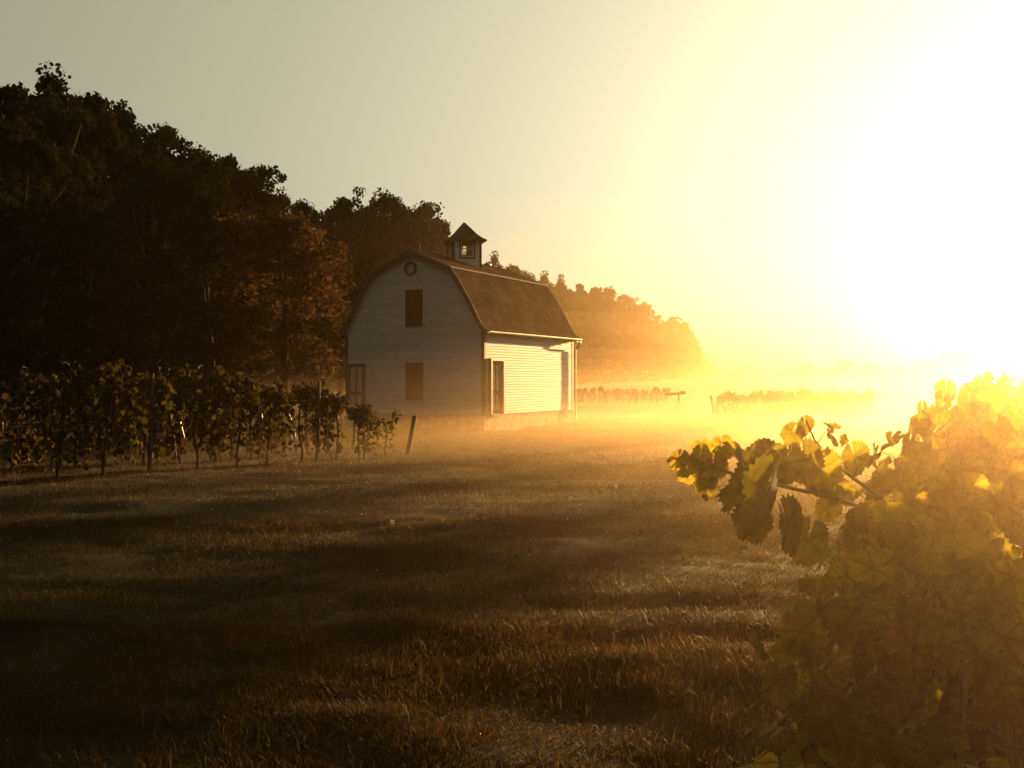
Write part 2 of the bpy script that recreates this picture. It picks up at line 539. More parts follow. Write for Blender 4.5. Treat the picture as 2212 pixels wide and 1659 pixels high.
# corner boards
for sx, y0, y1 in ((1, -0.028, 0.11), (-1, -0.028, 0.11), (1, BL - 0.11, BL + 0.028), (-1, BL - 0.11, BL + 0.028)):
    mb = MB()
    xo = sx * (HW + 0.028)
    mb.box(min(xo, xo - sx * 0.026), max(xo, xo - sx * 0.026), y0, y1, Z_SILL - 0.05, Z_EAVE - 0.1)
    yb = -0.028 if y0 < 1 else BL + 0.002
    xi = xo - sx * 0.0265
    xj = xo - sx * 0.15
    mb.box(min(xi, xj), max(xi, xj), yb, yb + 0.026, Z_SILL - 0.05, Z_EAVE - 0.1 if True else 0)
    mb.build('corner_board', M['dark_trim'], barn)

# roof: gambrel slabs with thickness, flared at the eaves
OV, RK = 0.30, 0.16             # eave overhang, rake overhang
RT = [(0.0, 7.24), (1.95, 6.44), (2.38, 5.86), (2.93, 4.99), (3.42, 4.10), (3.69, 3.90)]


def roof_half(sx):
    top = [(sx * x, z) for x, z in RT]
    V, F, UV = [], [], []
    acc = 0
    pts = []
    for i, (x, z) in enumerate(top):
        if i:
            acc += math.hypot(x - top[i - 1][0], z - top[i - 1][1])
        pts.append((x, z, acc))
    nseg = 8
    ys = [-RK + (BL + 2 * RK) * k / nseg for k in range(nseg + 1)]
    rr = random.Random(5 + sx)
    for layer, dz in ((0, 0.0), (1, -0.07)):
        for x, z, s in pts:
            for y in ys:
                sag = -0.02 * math.sin(PI * (y + RK) / (BL + 2 * RK))
                V.append((x * (1 if layer == 0 else 0.992), y, z + dz + sag)); UV.append((y + 10, s + 0.03, 0))
    W = len(ys); n = len(pts)
    for layer in (0, 1):
        o = layer * n * W
        for i in range(n - 1):
            for k in range(W - 1):
                q = (o + i * W + k, o + i * W + k + 1, o + (i + 1) * W + k + 1, o + (i + 1) * W + k)
                F.append(q if (sx > 0) == (layer == 1) else q[::-1])
    o2 = n * W
    for i in range(n - 1):
        for k in (0, W - 1):
            F.append((i * W + k, (i + 1) * W + k, o2 + (i + 1) * W + k, o2 + i * W + k))
    for k in range(W - 1):
        F.append(((n - 1) * W + k, (n - 1) * W + k + 1, o2 + (n - 1) * W + k + 1, o2 + (n - 1) * W + k))
    return np_mesh_any('roof', V, F, M['shingle'], UV)


def np_mesh_any(name, V, F, mat, UV):
    me = bpy.data.meshes.new(name); me.from_pydata(V, [], F)
    a = me.attributes.new('leafpos', 'FLOAT_VECTOR', 'POINT'); a.data.foreach_set('vector', np.array(UV, np.float32).ravel())
    me.materials.append(mat); me.update()
    o = bpy.data.objects.new(name, me); COL.objects.link(o)
    o.parent = barn
    return o


roof_r = roof_half(1); roof_l = roof_half(-1)
# ridge cap, break flashing
MB().prism([(-0.12, 7.20), (0, 7.275), (0.12, 7.20), (0.12, 7.185), (0, 7.255), (-0.12, 7.185)], lambda a, b, d: (a, d, b - 0.006), -RK - 0.01, BL + RK + 0.01).build('ridge_cap', M['shingle'], roof_r)
for sx, rf in ((1, roof_r), (-1, roof_l)):
    MB().prism([(sx * 1.86, 6.487), (sx * 1.97, 6.445), (sx * 2.01, 6.40), (sx * 1.985, 6.375)], lambda a, b, d: (a, d, b), -RK + 0.01, BL + RK - 0.01).build('break_flashing', M['post'], rf)
# rake boards following the gambrel on both gables
for y0, y1 in ((-RK - 0.03, -RK - 0.002), (BL + RK + 0.002, BL + RK + 0.03)):
    for sx in (1, -1):
        mb = MB()
        top = [(sx * x, z + 0.02) for x, z in RT]
        bot = []
        for i, (x, z) in enumerate(RT):
            nx_, nz_ = [(0, -0.20), (-0.10, -0.17), (-0.15, -0.11), (-0.15, -0.09), (-0.15, -0.09), (-0.10, -0.16)][i]
            bot.append((sx * (x + nx_), z + nz_))
        for i in range(len(top) - 1):
            poly = [top[i], top[i + 1], bot[i + 1], bot[i]]
            mb.prism(poly, lambda a, b, d: (a, d, b), y0, y1)
        mb.build('rake_board', M['dark_trim'], barn)
# soffit boxes and fascia
for sx in (1, -1):
    mb = MB()
    xs = sorted((sx * (HW + 0.02), sx * 3.62))
    mb.box(xs[0], xs[1], -RK + 0.02, BL + RK - 0.02, 3.78, 3.81)
    xs = sorted((sx * 3.62, sx * 3.645))
    mb.box(xs[0], xs[1], -RK + 0.02, BL + RK - 0.02, 3.74, 3.865)
    mb.build('fascia', M['dark_trim'], barn)
# gutter with downspout
gut = MB()
pr = []
for k in range(9):
    a = PI + PI * k / 8
    pr.append((3.715 + 0.06 * math.cos(a), 3.86 + 0.065 * math.sin(a)))
for k in range(8, -1, -1):
    a = PI + PI * k / 8
    pr.append((3.715 + 0.052 * math.cos(a), 3.862 + 0.056 * math.sin(a)))
gut.prism(pr, lambda a, b, d: (a, d, b), -RK - 0.02, BL + RK + 0.08)
gut.tube([(3.777, -RK - 0.02, 3.866), (3.777, BL + RK + 0.08, 3.866)], 0.009, 6)
gt = gut.build('gutter', M['metal'], barn)
ds = MB()
ds.tube([(3.715, BL + 0.12, 3.80), (3.715, BL + 0.12, 3.70), (3.68, BL + 0.10, 3.60), (3.55, BL + 0.05, 3.45), (3.515, BL + 0.03, 3.35), (3.51, BL + 0.03, 2.0),
         (3.515, BL + 0.03, 0.9), (3.53, BL + 0.06, 0.25), (3.62, BL + 0.1, 0.03)], 0.042, 9)
ds.build('downspout', M['brown_metal'], gt, smooth=True)
for zz_ in (3.1, 2.0, 0.95):
    MB().box(HW + 0.02, 3.565, BL - 0.02, BL + 0.02, zz_, zz_ + 0.03).build('strap', M['brown_metal'], gt)


# gable openings: two boarded hatches, one glazed door, round window
def hatch(xc, z0, z1, w):
    rr = random.Random(int(z0 * 10))
    mb = MB()
    n = 5
    for k in range(n):
        xa = xc - w / 2 + w * k / n; xb = xa + w / n - 0.006
        mb.box(xa, xb, -0.052 - rr.random() * 0.004, -0.012, z0, z1)
    h = mb.build('hatch', M['door_red'], barn)
    return h


# gable pixel -> local: the gable plane
def gable_xz(px, py):
    # intersect the pixel ray with the gable plane
    k = (px - CX) / FPX
    w = (-1.07 - k * 35.6) / (0.8704 + 0.4924 * k)
    d = 35.6 + 0.4924 * w
    return HW - w, CAM_Z - (py - HY) / FPX * d + 0.42


xa, za = gable_xz(877, 706); xb, zb = gable_xz(914, 625)
hatch((xa + xb) / 2, za, zb, xb - xa)
xa, za = gable_xz(878, 864); xb, zb = gable_xz(915.5, 783)
hatch((xa + xb) / 2, za, zb, xb - xa)


def storm_door(pt, w, h, z0, mats=('door_red', 'pane')):
    """door with two tall panes over two short ones; pt(a, out, z)"""
    def bx(mb, a0, a1, o0, o1, zz0, zz1):
        vs = [pt(a, o, z) for z in (zz0, zz1) for o in (o0, o1) for a in (a0, a1)]
        mb.add(vs, [(0, 2, 3, 1), (4, 5, 7, 6), (0, 1, 5, 4), (2, 6, 7, 3), (1, 3, 7, 5), (0, 4, 6, 2)])
    f = MB()
    st = 0.15 * w / 0.85
    bx(f, 0, st, 0.01, 0.055, z0, z0 + h); bx(f, w - st, w, 0.01, 0.055, z0, z0 + h)
    bx(f, st, w - st, 0.01, 0.054, z0, z0 + 0.16); bx(f, st, w - st, 0.01, 0.054, z0 + h - 0.15, z0 + h)
    zm = z0 + h * 0.36
    bx(f, st, w - st, 0.01, 0.054, zm, zm + 0.14)
    bx(f, w / 2 - 0.035, w / 2 + 0.035, 0.01, 0.053, z0 + 0.16, zm); bx(f, w / 2 - 0.035, w / 2 + 0.035, 0.01, 0.053, zm + 0.14, z0 + h - 0.15)
    d = f.build('door', M[mats[0]], barn)
    for a0, a1 in ((st, w / 2 - 0.035), (w / 2 + 0.035, w - st)):
        for q0, q1 in ((z0 + 0.16, zm), (zm + 0.14, z0 + h - 0.15)):
            p = MB(); bx(p, a0, a1, 0.012, 0.03, q0, q1); p.build('pane', M[mats[1]], d)
    k = MB(); c = pt(w - st * 0.5, 0.075, z0 + h * 0.46); c0 = pt(w - st * 0.5, 0.05, z0 + h * 0.46)
    k.tube([c0, c], [0.016, 0.024], 8); k.build('handle', M['metal'], d)
    return d


xa, za = gable_xz(752, 891); xb, zb = gable_xz(790, 785)
gd = storm_door(lambda a, o, z: (xa + a, -o, z), xb - xa, zb - za, za, ('dark_trim', 'pane'))

xc, zc = gable_xz(888, 580)
ring = MB()
seg = 36
for k in range(seg):
    pass
prof_r = [(0.19, 0.015), (0.19, 0.075), (0.22, 0.095), (0.265, 0.095), (0.295, 0.075), (0.295, 0.015)]
vs, fs = [], []
for k in range(seg):
    a = 2 * PI * k / seg
    for r_, o_ in prof_r:
        vs.append((xc + r_ * math.cos(a), -o_, zc + r_ * math.sin(a)))
m_ = len(prof_r)
for k in range(seg):
    k2 = (k + 1) % seg
    for j in range(m_ - 1):
        fs.append((k * m_ + j, k * m_ + j + 1, k2 * m_ + j + 1, k2 * m_ + j))
rw = MB().add(vs, fs).build('round_window', M['dark_trim'], barn, smooth=True)
vs = [(xc + 0.195 * math.cos(2 * PI * k / seg), -0.03, zc + 0.195 * math.sin(2 * PI * k / seg)) for k in range(seg)]
MB().add(vs, [tuple(range(seg))]).build('pane', M['pane'], rw)

# side door with pale jambs
SD0, SDW, SDZ, SDH = 0.36, 0.86, 0.70, 2.05


def sidept(a, o, z):
    return (HW + o, a + SD0, z)


sd = storm_door(sidept, SDW, SDH, SDZ, ('door_red', 'pane'))
jm = MB()
for a0, a1, q0, q1 in ((SD0 - 0.10, SD0 - 0.002, SDZ - 0.03, SDZ + SDH + 0.1), (SD0 + SDW + 0.002, SD0 + SDW + 0.07, SDZ - 0.03, SDZ + SDH + 0.1), (SD0 - 0.002, SD0 + SDW + 0.002, SDZ + SDH + 0.004, SDZ + SDH + 0.1)):
    jm.box(HW + 0.003, HW + 0.17, a0, a1, q0, q1)
jm.build('door_frame', M['brown_metal'], sd)
MB().box(HW + 0.0, HW + 0.26, SD0 - 0.1, SD0 + SDW + 0.1, SDZ - 0.12, SDZ - 0.032).build('doorstep', M['stone'], sd)

# ridge furniture
lr = MB()
lr.tube([(0, 0.55, 7.24), (0, 0.55, 7.75)], [0.014, 0.006], 6)
lr.build('lightning_rod', M['brown_metal'], roof_r)
for yy in (1.7, 6.0):
    v = MB()
    v.tube([(0, yy - 0.22, 7.28), (0, yy - 0.16, 7.31), (0, yy + 0.16, 7.31), (0, yy + 0.22, 7.28)], [0.03, 0.07, 0.07, 0.03], 8)
    v.build('ridge_vent', M['brown_metal'], roof_r, smooth=True)

# cupola: square, turned 45 degrees, with a flared pyramid roof
CU = Vector((0, 3.90, 0))
CA = 1.24            # side
Z0c, Z1c = 6.35, 8.12


def cu_pt(f, a, o, z):
    """face f: a along the face (-CA/2..CA/2), o outwards"""
    th = R(45) + f * PI / 2
    n = Vector((math.cos(th), math.sin(th), 0)); tdir = Vector((-n.y, n.x, 0))
    p = CU + n * (CA / 2 + o) + tdir * a
    return (p.x, p.y, z)


def cu_box(mb, f, a0, a1, o0, o1, z0, z1):
    vs = [cu_pt(f, a, o, z) for z in (z0, z1) for o in (o0, o1) for a in (a0, a1)]
    mb.add(vs, [(0, 2, 3, 1), (4, 5, 7, 6), (0, 1, 5, 4), (2, 6, 7, 3), (1, 3, 7, 5), (0, 4, 6, 2)])


WA, WZ0, WZ1 = 0.29, 7.33, 8.06
cup_mesh = []
V, F, A = [], [], []
rr = random.Random(9)
for f in range(4):
    def cl(a0, a1, z0, z1):
        z = z0
        while z < z1 - 1e-3:
            zt = min(z + 0.075, z1)
            o = len(V)
            V.extend([cu_pt(f, a0, 0.012, z), cu_pt(f, a1, 0.012, z), cu_pt(f, a1, 0.0, zt + 0.006), cu_pt(f, a0, 0.0, zt + 0.006),
                      cu_pt(f, a0, -0.01, z), cu_pt(f, a1, -0.01, z), cu_pt(f, a1, -0.05, zt), cu_pt(f, a0, -0.05, zt), cu_pt(f, a1, -0.05, z), cu_pt(f, a0, -0.05, z)])
            F.extend([(o, o + 1, o + 2, o + 3), (o + 4, o + 5, o + 1, o), (o + 9, o + 7, o + 6, o + 8)])
            A.extend([rr.random()] * 10)
            z = zt
    cl(-CA / 2, CA / 2, Z0c, WZ0); cl(-CA / 2, -WA, WZ0, WZ1); cl(WA, CA / 2, WZ0, WZ1); cl(-CA / 2, CA / 2, WZ1, Z1c)
me = bpy.data.meshes.new('cupola'); me.from_pydata(V, [], F)
a_ = me.attributes.new('rnd', 'FLOAT', 'POINT'); a_.data.foreach_set('value', A)
me.materials.append(M['siding']); me.update()
cup = bpy.data.objects.new('cupola', me); COL.objects.link(cup); cup.parent = barn
for f in range(4):
    for a0, a1 in ((CA / 2 - 0.075, CA / 2 + 0.02), (-CA / 2 - 0.012, -CA / 2 + 0.075)):
        cb = MB(); cu_box(cb, f, a0, a1, 0.013, 0.028, Z0c, Z1c); cb.build('corner_board', M['dark_trim'], cup)
    wf = MB()
    for a0, a1, q0, q1 in ((-WA - 0.06, -WA, WZ0 - 0.06, WZ1), (WA, WA + 0.06, WZ0 - 0.06, WZ1), (-WA, WA, WZ0 - 0.06, WZ0)):
        cu_box(wf, f, a0, a1, -0.03, 0.035, q0, q1)
    wf.build('window_frame', M['dark_trim'], cup)
    sa = MB()
    for a0, a1, q0, q1 in ((-WA + 0.001, -WA + 0.05, WZ0 + 0.001, WZ1), (WA - 0.05, WA - 0.001, WZ0 + 0.001, WZ1), (-WA + 0.05, WA - 0.05, WZ0 + 0.001, WZ0 + 0.05),
                           (-WA + 0.05, WA - 0.05, (WZ0 + WZ1) / 2 - 0.015, (WZ0 + WZ1) / 2 + 0.015)):
        cu_box(sa, f, a0, a1, -0.028, 0.012, q0, q1)
    sa.build('sash', M['pale_trim'], cup)
    gp = MB()
    gp.add([cu_pt(f, -WA + 0.05, -0.01, WZ0 + 0.05), cu_pt(f, WA - 0.05, -0.01, WZ0 + 0.05), cu_pt(f, WA - 0.05, -0.01, WZ1), cu_pt(f, -WA + 0.05, -0.01, WZ1)], [(0, 1, 2, 3)])
    gp.build('window_pane', M['glass'], cup)
fl = MB(); 
for k in range(1):
    vs = [cu_pt(f, -CA / 2 + 0.07, -0.06, 7.26) for f in range(4)]
    fl.add(vs, [(0, 1, 2, 3)])
fl.build('inner_floor', M['post'], cup)
# flared roof
cr = MB()
rp = [(1.16, 8.02), (1.18, 8.09), (0.93, 8.205), (0.66, 8.385), (0.34, 8.67), (0.05, 8.92), (0.0, 8.93)]   # corner distance, height
vs, fs = [], []
for c_, z_ in rp:
    for k in range(4):
        vs.append((CU.x + c_ * math.cos(k * PI / 2), CU.y + c_ * math.sin(k * PI / 2), z_))
for i in range(len(rp) - 1):
    for k in range(4):
        k2 = (k + 1) % 4
        fs.append((i * 4 + k, i * 4 + k2, (i + 1) * 4 + k2, (i + 1) * 4 + k))
fs.append((3, 2, 1, 0))
uvs = [(math.hypot(v[0], v[1]) * 1.0 + v[0], v[2] * 1.4, 0) for v in vs]
cro = np_mesh_any('cupola_roof', vs, fs, M['shingle'], uvs)
cro.parent = cup

# ------------------------------------------------------------------ trees
def leaf_cloud(centers, radii, n_per, size, seed, flat=0.75, out_bias=0.8):
    """leaf-sized faces around clump centres -> verts, quads, tris, rnd"""
    rng = np.random.default_rng(seed)
    nC = len(centers)
    n = nC * n_per
    ci = np.repeat(np.arange(nC), n_per)
    d = rng.normal(size=(n, 3)); d /= np.linalg.norm(d, axis=1, keepdims=True)
    r = rng.random(n) ** 0.45
    P = centers[ci] + d * (r * radii[ci])[:, None] * np.array([1, 1, flat])
    nrm = d * out_bias + rng.normal(size=(n, 3)) * 0.6 + np.array([0, 0, 0.35])
    nrm /= np.linalg.norm(nrm, axis=1, keepdims=True)
    a = np.cross(nrm, rng.normal(size=(n, 3))); a /= np.linalg.norm(a, axis=1, keepdims=True)
    b = np.cross(nrm, a)
    s = (size * rng.uniform(0.6, 1.3, n))[:, None]
    V = np.empty((n, 6, 3))
    V[:, 0] = P - a * s * 0.55
    V[:, 1] = P - a * s * 0.12 + b * s * 0.42 - nrm * s * 0.10
    V[:, 2] = P + a * s * 0.30 + b * s * 0.27 - nrm * s * 0.06
    V[:, 3] = P + a * s * 0.60 - nrm * s * 0.14
    V[:, 4] = P + a * s * 0.22 - b * s * 0.30 - nrm * s * 0.05
    V[:, 5] = P - a * s * 0.15 - b * s * 0.40 - nrm * s * 0.12
    o = np.arange(n)[:, None] * 6
    q1 = o + np.array([0, 1, 2, 3]); q2 = o + np.array([0, 3, 4, 5])
    clump = rng.random(nC)[ci]
    rnd = np.repeat(np.clip(0.5 * clump + 0.5 * rng.random(n), 0, 1), 6)
    return V.reshape(-1, 3), np.concatenate([q1, q2]), rnd


def make_tree_parts(seed, H=20.0, W=10.0, crown_lo=0.18, nclump=165, n_per=66, leaf=0.32, gap=0.0, top_pow=0.75, mat='crown', spiky=0.25):
    """one broadleaf tree: returns (crown mesh obj, trunk mesh obj) not parented"""
    rng = np.random.default_rng(seed)
    # clump centres over an uneven crown envelope built from a few leaders
    C, RR = [], []
    lobes = []
    for k in range(7):
        an = rng.uniform(0, 2 * PI); rr_ = rng.uniform(0.1, 0.33) * W
        hz = rng.uniform(0.55, 0.98)
        lobes.append((math.cos(an) * rr_, math.sin(an) * rr_, hz * H, rng.uniform(0.16, 0.26) * W))
    while len(C) < nclump:
        t = rng.random() ** 0.85
        if rng.random() < 0.35:
            lx, ly, lz, lr_ = lobes[rng.integers(7)]
            d = rng.normal(size=3); d /= np.linalg.norm(d)
            p = np.array([lx, ly, lz - lr_ * 0.6]) + d * lr_ * rng.uniform(0.6, 1.0)
            if p[2] > H * 1.0 or p[2] < crown_lo * H: continue
        else:
            z = (crown_lo + (1 - crown_lo) * t) * H * 0.96
            prof = math.sin(PI * min(1, (0.20 + 0.80 * t))) ** top_pow if t > 0.375 else (0.72 + 0.28 * t / 0.375)
            an = rng.uniform(0, 2 * PI)
            wob = 1 + spiky * math.sin(3 * an + seed) * math.cos(5 * t * PI + seed * 1.7)
            rad = W / 2 * prof * wob * rng.uniform(0.55, 0.97)
            p = np.array([math.cos(an) * rad, math.sin(an) * rad, z])
        C.append(p); RR.append(rng.uniform(0.065, 0.118) * W)
    C = np.array(C); RR = np.array(RR)
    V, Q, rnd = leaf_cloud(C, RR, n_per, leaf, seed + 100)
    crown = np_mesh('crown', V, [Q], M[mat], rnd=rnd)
    # trunk and limbs
    mb = MB()
    th = crown_lo * H + 0.45 * (H - crown_lo * H)
    r0 = 0.022 * H * (0.8 + 0.4 * rng.random())
    bend = rng.normal(0, 0.02 * H, 2)
    tp = [(0, 0, -0.3), (0.02, 0, 0.25), (bend[0] * 0.3, bend[1] * 0.3, th * 0.4), (bend[0], bend[1], th * 0.8), (bend[0] * 1.3, bend[1] * 1.3, th * 1.35)]
    mb.tube(tp, [r0 * 1.5, r0, r0 * 0.8, r0 * 0.6, r0 * 0.25], 9)
    for k in range(14):
        c = C[rng.integers(len(C))]
        z0 = min(th * rng.uniform(0.45, 1.2), c[2] * 0.85)
        s = np.array([bend[0] * z0 / th, bend[1] * z0 / th, z0])
        m1 = s + (c - s) * 0.45 + np.array([0, 0, 0.04 * H]) + rng.normal(0, 0.01 * H, 3)
        mb.tube([s, m1, c], [r0 * 0.38, r0 * 0.22, r0 * 0.06], 6)
    trunk = mb.build('trunk', M['bark'], smooth=True)
    return crown, trunk


PROTO = []
for k, kw in enumerate([dict(seed=21), dict(seed=34, W=9.0, spiky=0.35), dict(seed=47, W=11, top_pow=0.9), dict(seed=58, W=9.5, crown_lo=0.12),
                        dict(seed=63, nclump=105, spiky=0.45, W=10.5), dict(seed=75, crown_lo=0.02, W=12, H=14, nclump=150)]):
    PROTO.append((kw.get('H', 20.0), kw.get('W', 10.0), make_tree_parts(**kw)))
AUT = (12.0, 10.5, make_tree_parts(91, H=12.0, W=10.5, crown_lo=0.13, nclump=150, n_per=80, leaf=0.26, mat='autumn', spiky=0.3))
SPARSE = (20.0, 9.0, make_tree_parts(104, W=8.0, crown_lo=0.25, nclump=60, n_per=55, leaf=0.36, spiky=0.6))
SHADE_HIGH = (16.0, 6.0, make_tree_parts(117, H=16.0, W=6.0, crown_lo=0.57, nclump=120, n_per=80, leaf=0.34))  # added tree, crown raised to shade only the nearest grass
SHADE_PINE = (19.0, 5.0, make_tree_parts(131, H=19.0, W=5.0, crown_lo=0.76, nclump=70, n_per=80, leaf=0.34))  # added pines, crown held high to shade the near left lawn
_used = set()


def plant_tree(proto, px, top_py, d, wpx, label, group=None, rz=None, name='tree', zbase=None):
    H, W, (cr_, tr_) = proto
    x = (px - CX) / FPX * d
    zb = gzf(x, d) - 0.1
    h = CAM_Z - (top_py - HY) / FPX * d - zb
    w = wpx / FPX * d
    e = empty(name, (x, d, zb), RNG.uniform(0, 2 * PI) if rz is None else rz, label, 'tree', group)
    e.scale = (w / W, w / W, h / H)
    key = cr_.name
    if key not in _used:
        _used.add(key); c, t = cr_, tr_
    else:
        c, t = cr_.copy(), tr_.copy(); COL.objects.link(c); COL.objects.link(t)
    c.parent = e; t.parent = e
    return e


# skyline trees of the wood (pixel of the top, distance, crown width)
sky_left = [(-260, 150, 50, 420, 2), (-120, 165, 54, 380, 0), (30, 165, 57, 340, 3), (115, 152, 60, 330, 4), (205, 190, 64, 250, 1), (265, 232, 67, 230, 4), (330, 268, 70, 260, 0),
            (420, 306, 74, 270, 2), (495, 322, 78, 230, 3), (545, 355, 82, 180, 1), (612, 415, 92, 170, 4), (672, 432, 97, 160, 0), (745, 414, 100, 200, 3), (826, 405, 104, 220, 2)]
i = 0
for px, py, d, w, k in sky_left:
    vis = px > -50
    i += vis
    lab = f'{ORD[i-1]} dark tree along the skyline of the wood, counted from the left edge' if vis else f'dark tree of the wood beyond the left edge, {"farther out" if px < -200 else "nearer in"}'
    plant_tree(PROTO[k], px, py, d, w, lab, 'dark trees of the wood left of the barn')
sky_mid = [(905, 432, 108, 170, 0, 'broad tree rising above the left slope of the barn roof'), (958, 470, 116, 140, 1, 'tree whose crown ends just left of the cupola'),
           (1010, 540, 128, 130, 3, 'tree hidden behind the cupola with foliage showing in its windows')]
for px, py, d, w, k, lab in sky_mid:
    plant_tree(PROTO[k], px, py, d, w, lab, 'trees of the wood behind the barn')
plant_tree(PROTO[4], 1068, 548, 136, 95, 'small leafy treetop touching the right side of the cupola', 'trees of the wood behind the barn')
plant_tree(SPARSE, 1106, 556, 142, 90, 'thin see-through treetop over the barn roof right of the cupola', 'trees of the wood behind the barn')
sky_right = [(1140, 582, 152, 90, 0), (1175, 590, 160, 95, 4), (1212, 600, 170, 95, 2), (1250, 606, 180, 90, 3), (1285, 616, 192, 90, 1), (1322, 622, 204, 90, 4), (1358, 634, 216, 80, 0),
             (1392, 648, 228, 80, 2), (1424, 676, 244, 70, 3), (1452, 682, 258, 70, 1), (1478, 694, 270, 60, 0), (1500, 738, 282, 50, 5)]
for j, (px, py, d, w, k) in enumerate(sky_right):
    lab = f'{ORD[j]} tree of the golden hazy treeline right of the barn roof' if j < len(sky_right) - 1 else 'low rounded tree closing the far end of the golden treeline'
    plant_tree(PROTO[k], px, py, d, w, lab, 'hazy trees receding right of the barn')
for j in range(11):
    d = 150 + 12.5 * j
    px = [1150, 1192, 1232, 1270, 1306, 1340, 1374, 1406, 1436, 1462, 1484][j]
    py = [600, 615, 622, 630, 640, 652, 664, 690, 700, 712, 730][j]
    plant_tree(PROTO[(j + 2) % 4], px, py, d + 10, 11.5 / d * FPX, f'{ORD[j]} tree of the second rank in the golden treeline from the barn', 'second rank of the golden treeline')
# lower trees standing in front of the wood
front = [(-90, 300, 44, 420, 5, 'dark bushy tree in front of the wood at the far left'), (75, 285, 48, 330, 3, 'dim olive tree in front of the wood near the left edge'),
         (190, 470, 50, 300, 5, 'low dark bushy tree right of the dim olive tree'), (330, 345, 60, 250, 1, 'slender brown-tipped tree in front of the wood'),
         (455, 400, 62, 280, 0, 'dark round tree standing left of the red-brown maple'), (340, 560, 52, 300, 5, 'broad dark bush at the foot of the slender brown-tipped tree'),
         (480, 640, 54, 240, 5, 'low dark bush under the left side of the red-brown maple'), (60, 600, 45, 340, 5, 'dark bush under the dim olive tree behind the vines'),
         (735, 560, 76, 150, 1, 'dark tree between the red-brown maple and the barn'), (870, 560, 84, 260, 2, 'dark tree directly behind the barn gable'),
         (790, 640, 80, 160, 5, 'dark bush at the left corner of the barn')]
for px, py, d, w, k, lab in front:
    plant_tree(PROTO[k], px, py, d, w, lab, 'lower trees in front of the wood')
plant_tree(AUT, 615, 462, 57, 375, 'red-brown autumn maple with rounded crown and bare lower trunk left of the barn', None, 0.4)
# second rank behind, so the wood has depth
back = [(-60, 190, 70), (80, 200, 74), (180, 240, 78), (300, 300, 84), (390, 350, 88), (470, 370, 92), (560, 420, 104), (640, 460, 112), (710, 455, 116), (790, 440, 120), (880, 445, 124), (940, 500, 132)]
for j, (px, py, d) in enumerate(back):
    plant_tree(PROTO[j % 4], px, py, d, 11.5 / d * FPX, f'{ORD[j]} dark tree of the second rank inside the wood from the left', 'second rank of trees inside the wood')
low = [(1110, 690, 140), (1160, 690, 150), (1210, 695, 160), (1255, 700, 172), (1300, 705, 186), (1345, 715, 200), (1385, 720, 214), (1420, 735, 230), (1455, 745, 246), (1485, 760, 262), (1512, 775, 276)]
for j, (px, py, d) in enumerate(low):
    plant_tree(PROTO[5], px, py, d - 6, 12.5 / d * FPX, f'{ORD[j]} low bushy tree at the foot of the golden treeline from the barn', 'bushy trees at the foot of the golden treeline')
# far trees on the right horizon
far = [(1548, 806, 340, 70), (1580, 799, 330, 52), (1604, 797, 335, 40), (1650, 804, 345, 75), (1705, 797, 330, 70), (1745, 783, 300, 62), (1788, 794, 320, 70), (1832, 778, 300, 80), (1885, 786, 310, 80),
       (1945, 790, 310, 90), (2005, 776, 265, 90), (2058, 758, 255, 95), (2108, 746, 250, 95), (2160, 757, 252, 95), (2215, 770, 256, 95), (2280, 764, 260, 110), (2350, 772, 262, 110)]
for j, (px, py, d, w) in enumerate(far):
    plant_tree(PROTO[5] if j % 3 else PROTO[2], px, py, d, w, f'{ORD[j]} faint tree on the far horizon counted from the end of the treeline', 'faint trees on the far horizon')

# unseen trees added beyond the right of the frame to shade the foreground
for j, (q_, h_, w_) in enumerate([(2.2, 10.7, 7.5), (8.5, 10.7, 8.5), (15.5, 10.7, 9.5), (22.5, 10.5, 10), (30, 12, 10)]):
    x_, y_ = 46.6 + q_ * 0.813, 65.0 - q_ * 0.582
    plant_tree(PROTO[j % 5], CX + x_ / y_ * FPX, HY - (gzf(x_, y_) + h_ - CAM_Z) / y_ * FPX, y_, w_ / y_ * FPX, f'{ORD[j]} added shade tree beyond the right of the view', 'shade trees added beyond the right of the view')
x_, y_ = -4.1 * 0.813 + 80 * 0.582, 4.1 * 0.582 + 80 * 0.813
plant_tree(SHADE_HIGH, CX + x_ / y_ * FPX, HY - (gzf(x_, y_) + 17.2 - CAM_Z) / y_ * FPX, y_, 5.6 / y_ * FPX, 'added high-crowned shade tree with a tall bare trunk beyond the right of the view', 'shade trees added beyond the right of the view')
for j, (p_, t_) in enumerate([(-13.0, 142), (-9.4, 137), (-5.7, 131)]):
    x_, y_ = p_ * 0.813 + t_ * 0.582, -p_ * 0.582 + t_ * 0.813
    h_ = (0.1192 * (t_ - 5.5) + 0.3) / 0.73
    plant_tree(SHADE_PINE, CX + x_ / y_ * FPX, HY - (gzf(x_, y_) + h_ - CAM_Z) / y_ * FPX, y_, 4.6 / y_ * FPX, f'{ORD[j]} added flat-topped shade pine beyond the right of the view', 'flat-topped shade pines added beyond the right of the view')
under = [(-150, 560, 84), (-20, 580, 88), (110, 590, 86), (230, 600, 92), (350, 610, 90), (460, 620, 98), (560, 640, 100), (650, 650, 104), (740, 660, 106), (820, 660, 112), (920, 660, 118), (1010, 670, 128)]
for j, (px, py, d) in enumerate(under):
    plant_tree(PROTO[5], px, py, d, 15.5 / d * FPX, f'{ORD[j]} dark undergrowth bush deep inside the wood from the left', 'undergrowth deep inside the wood')
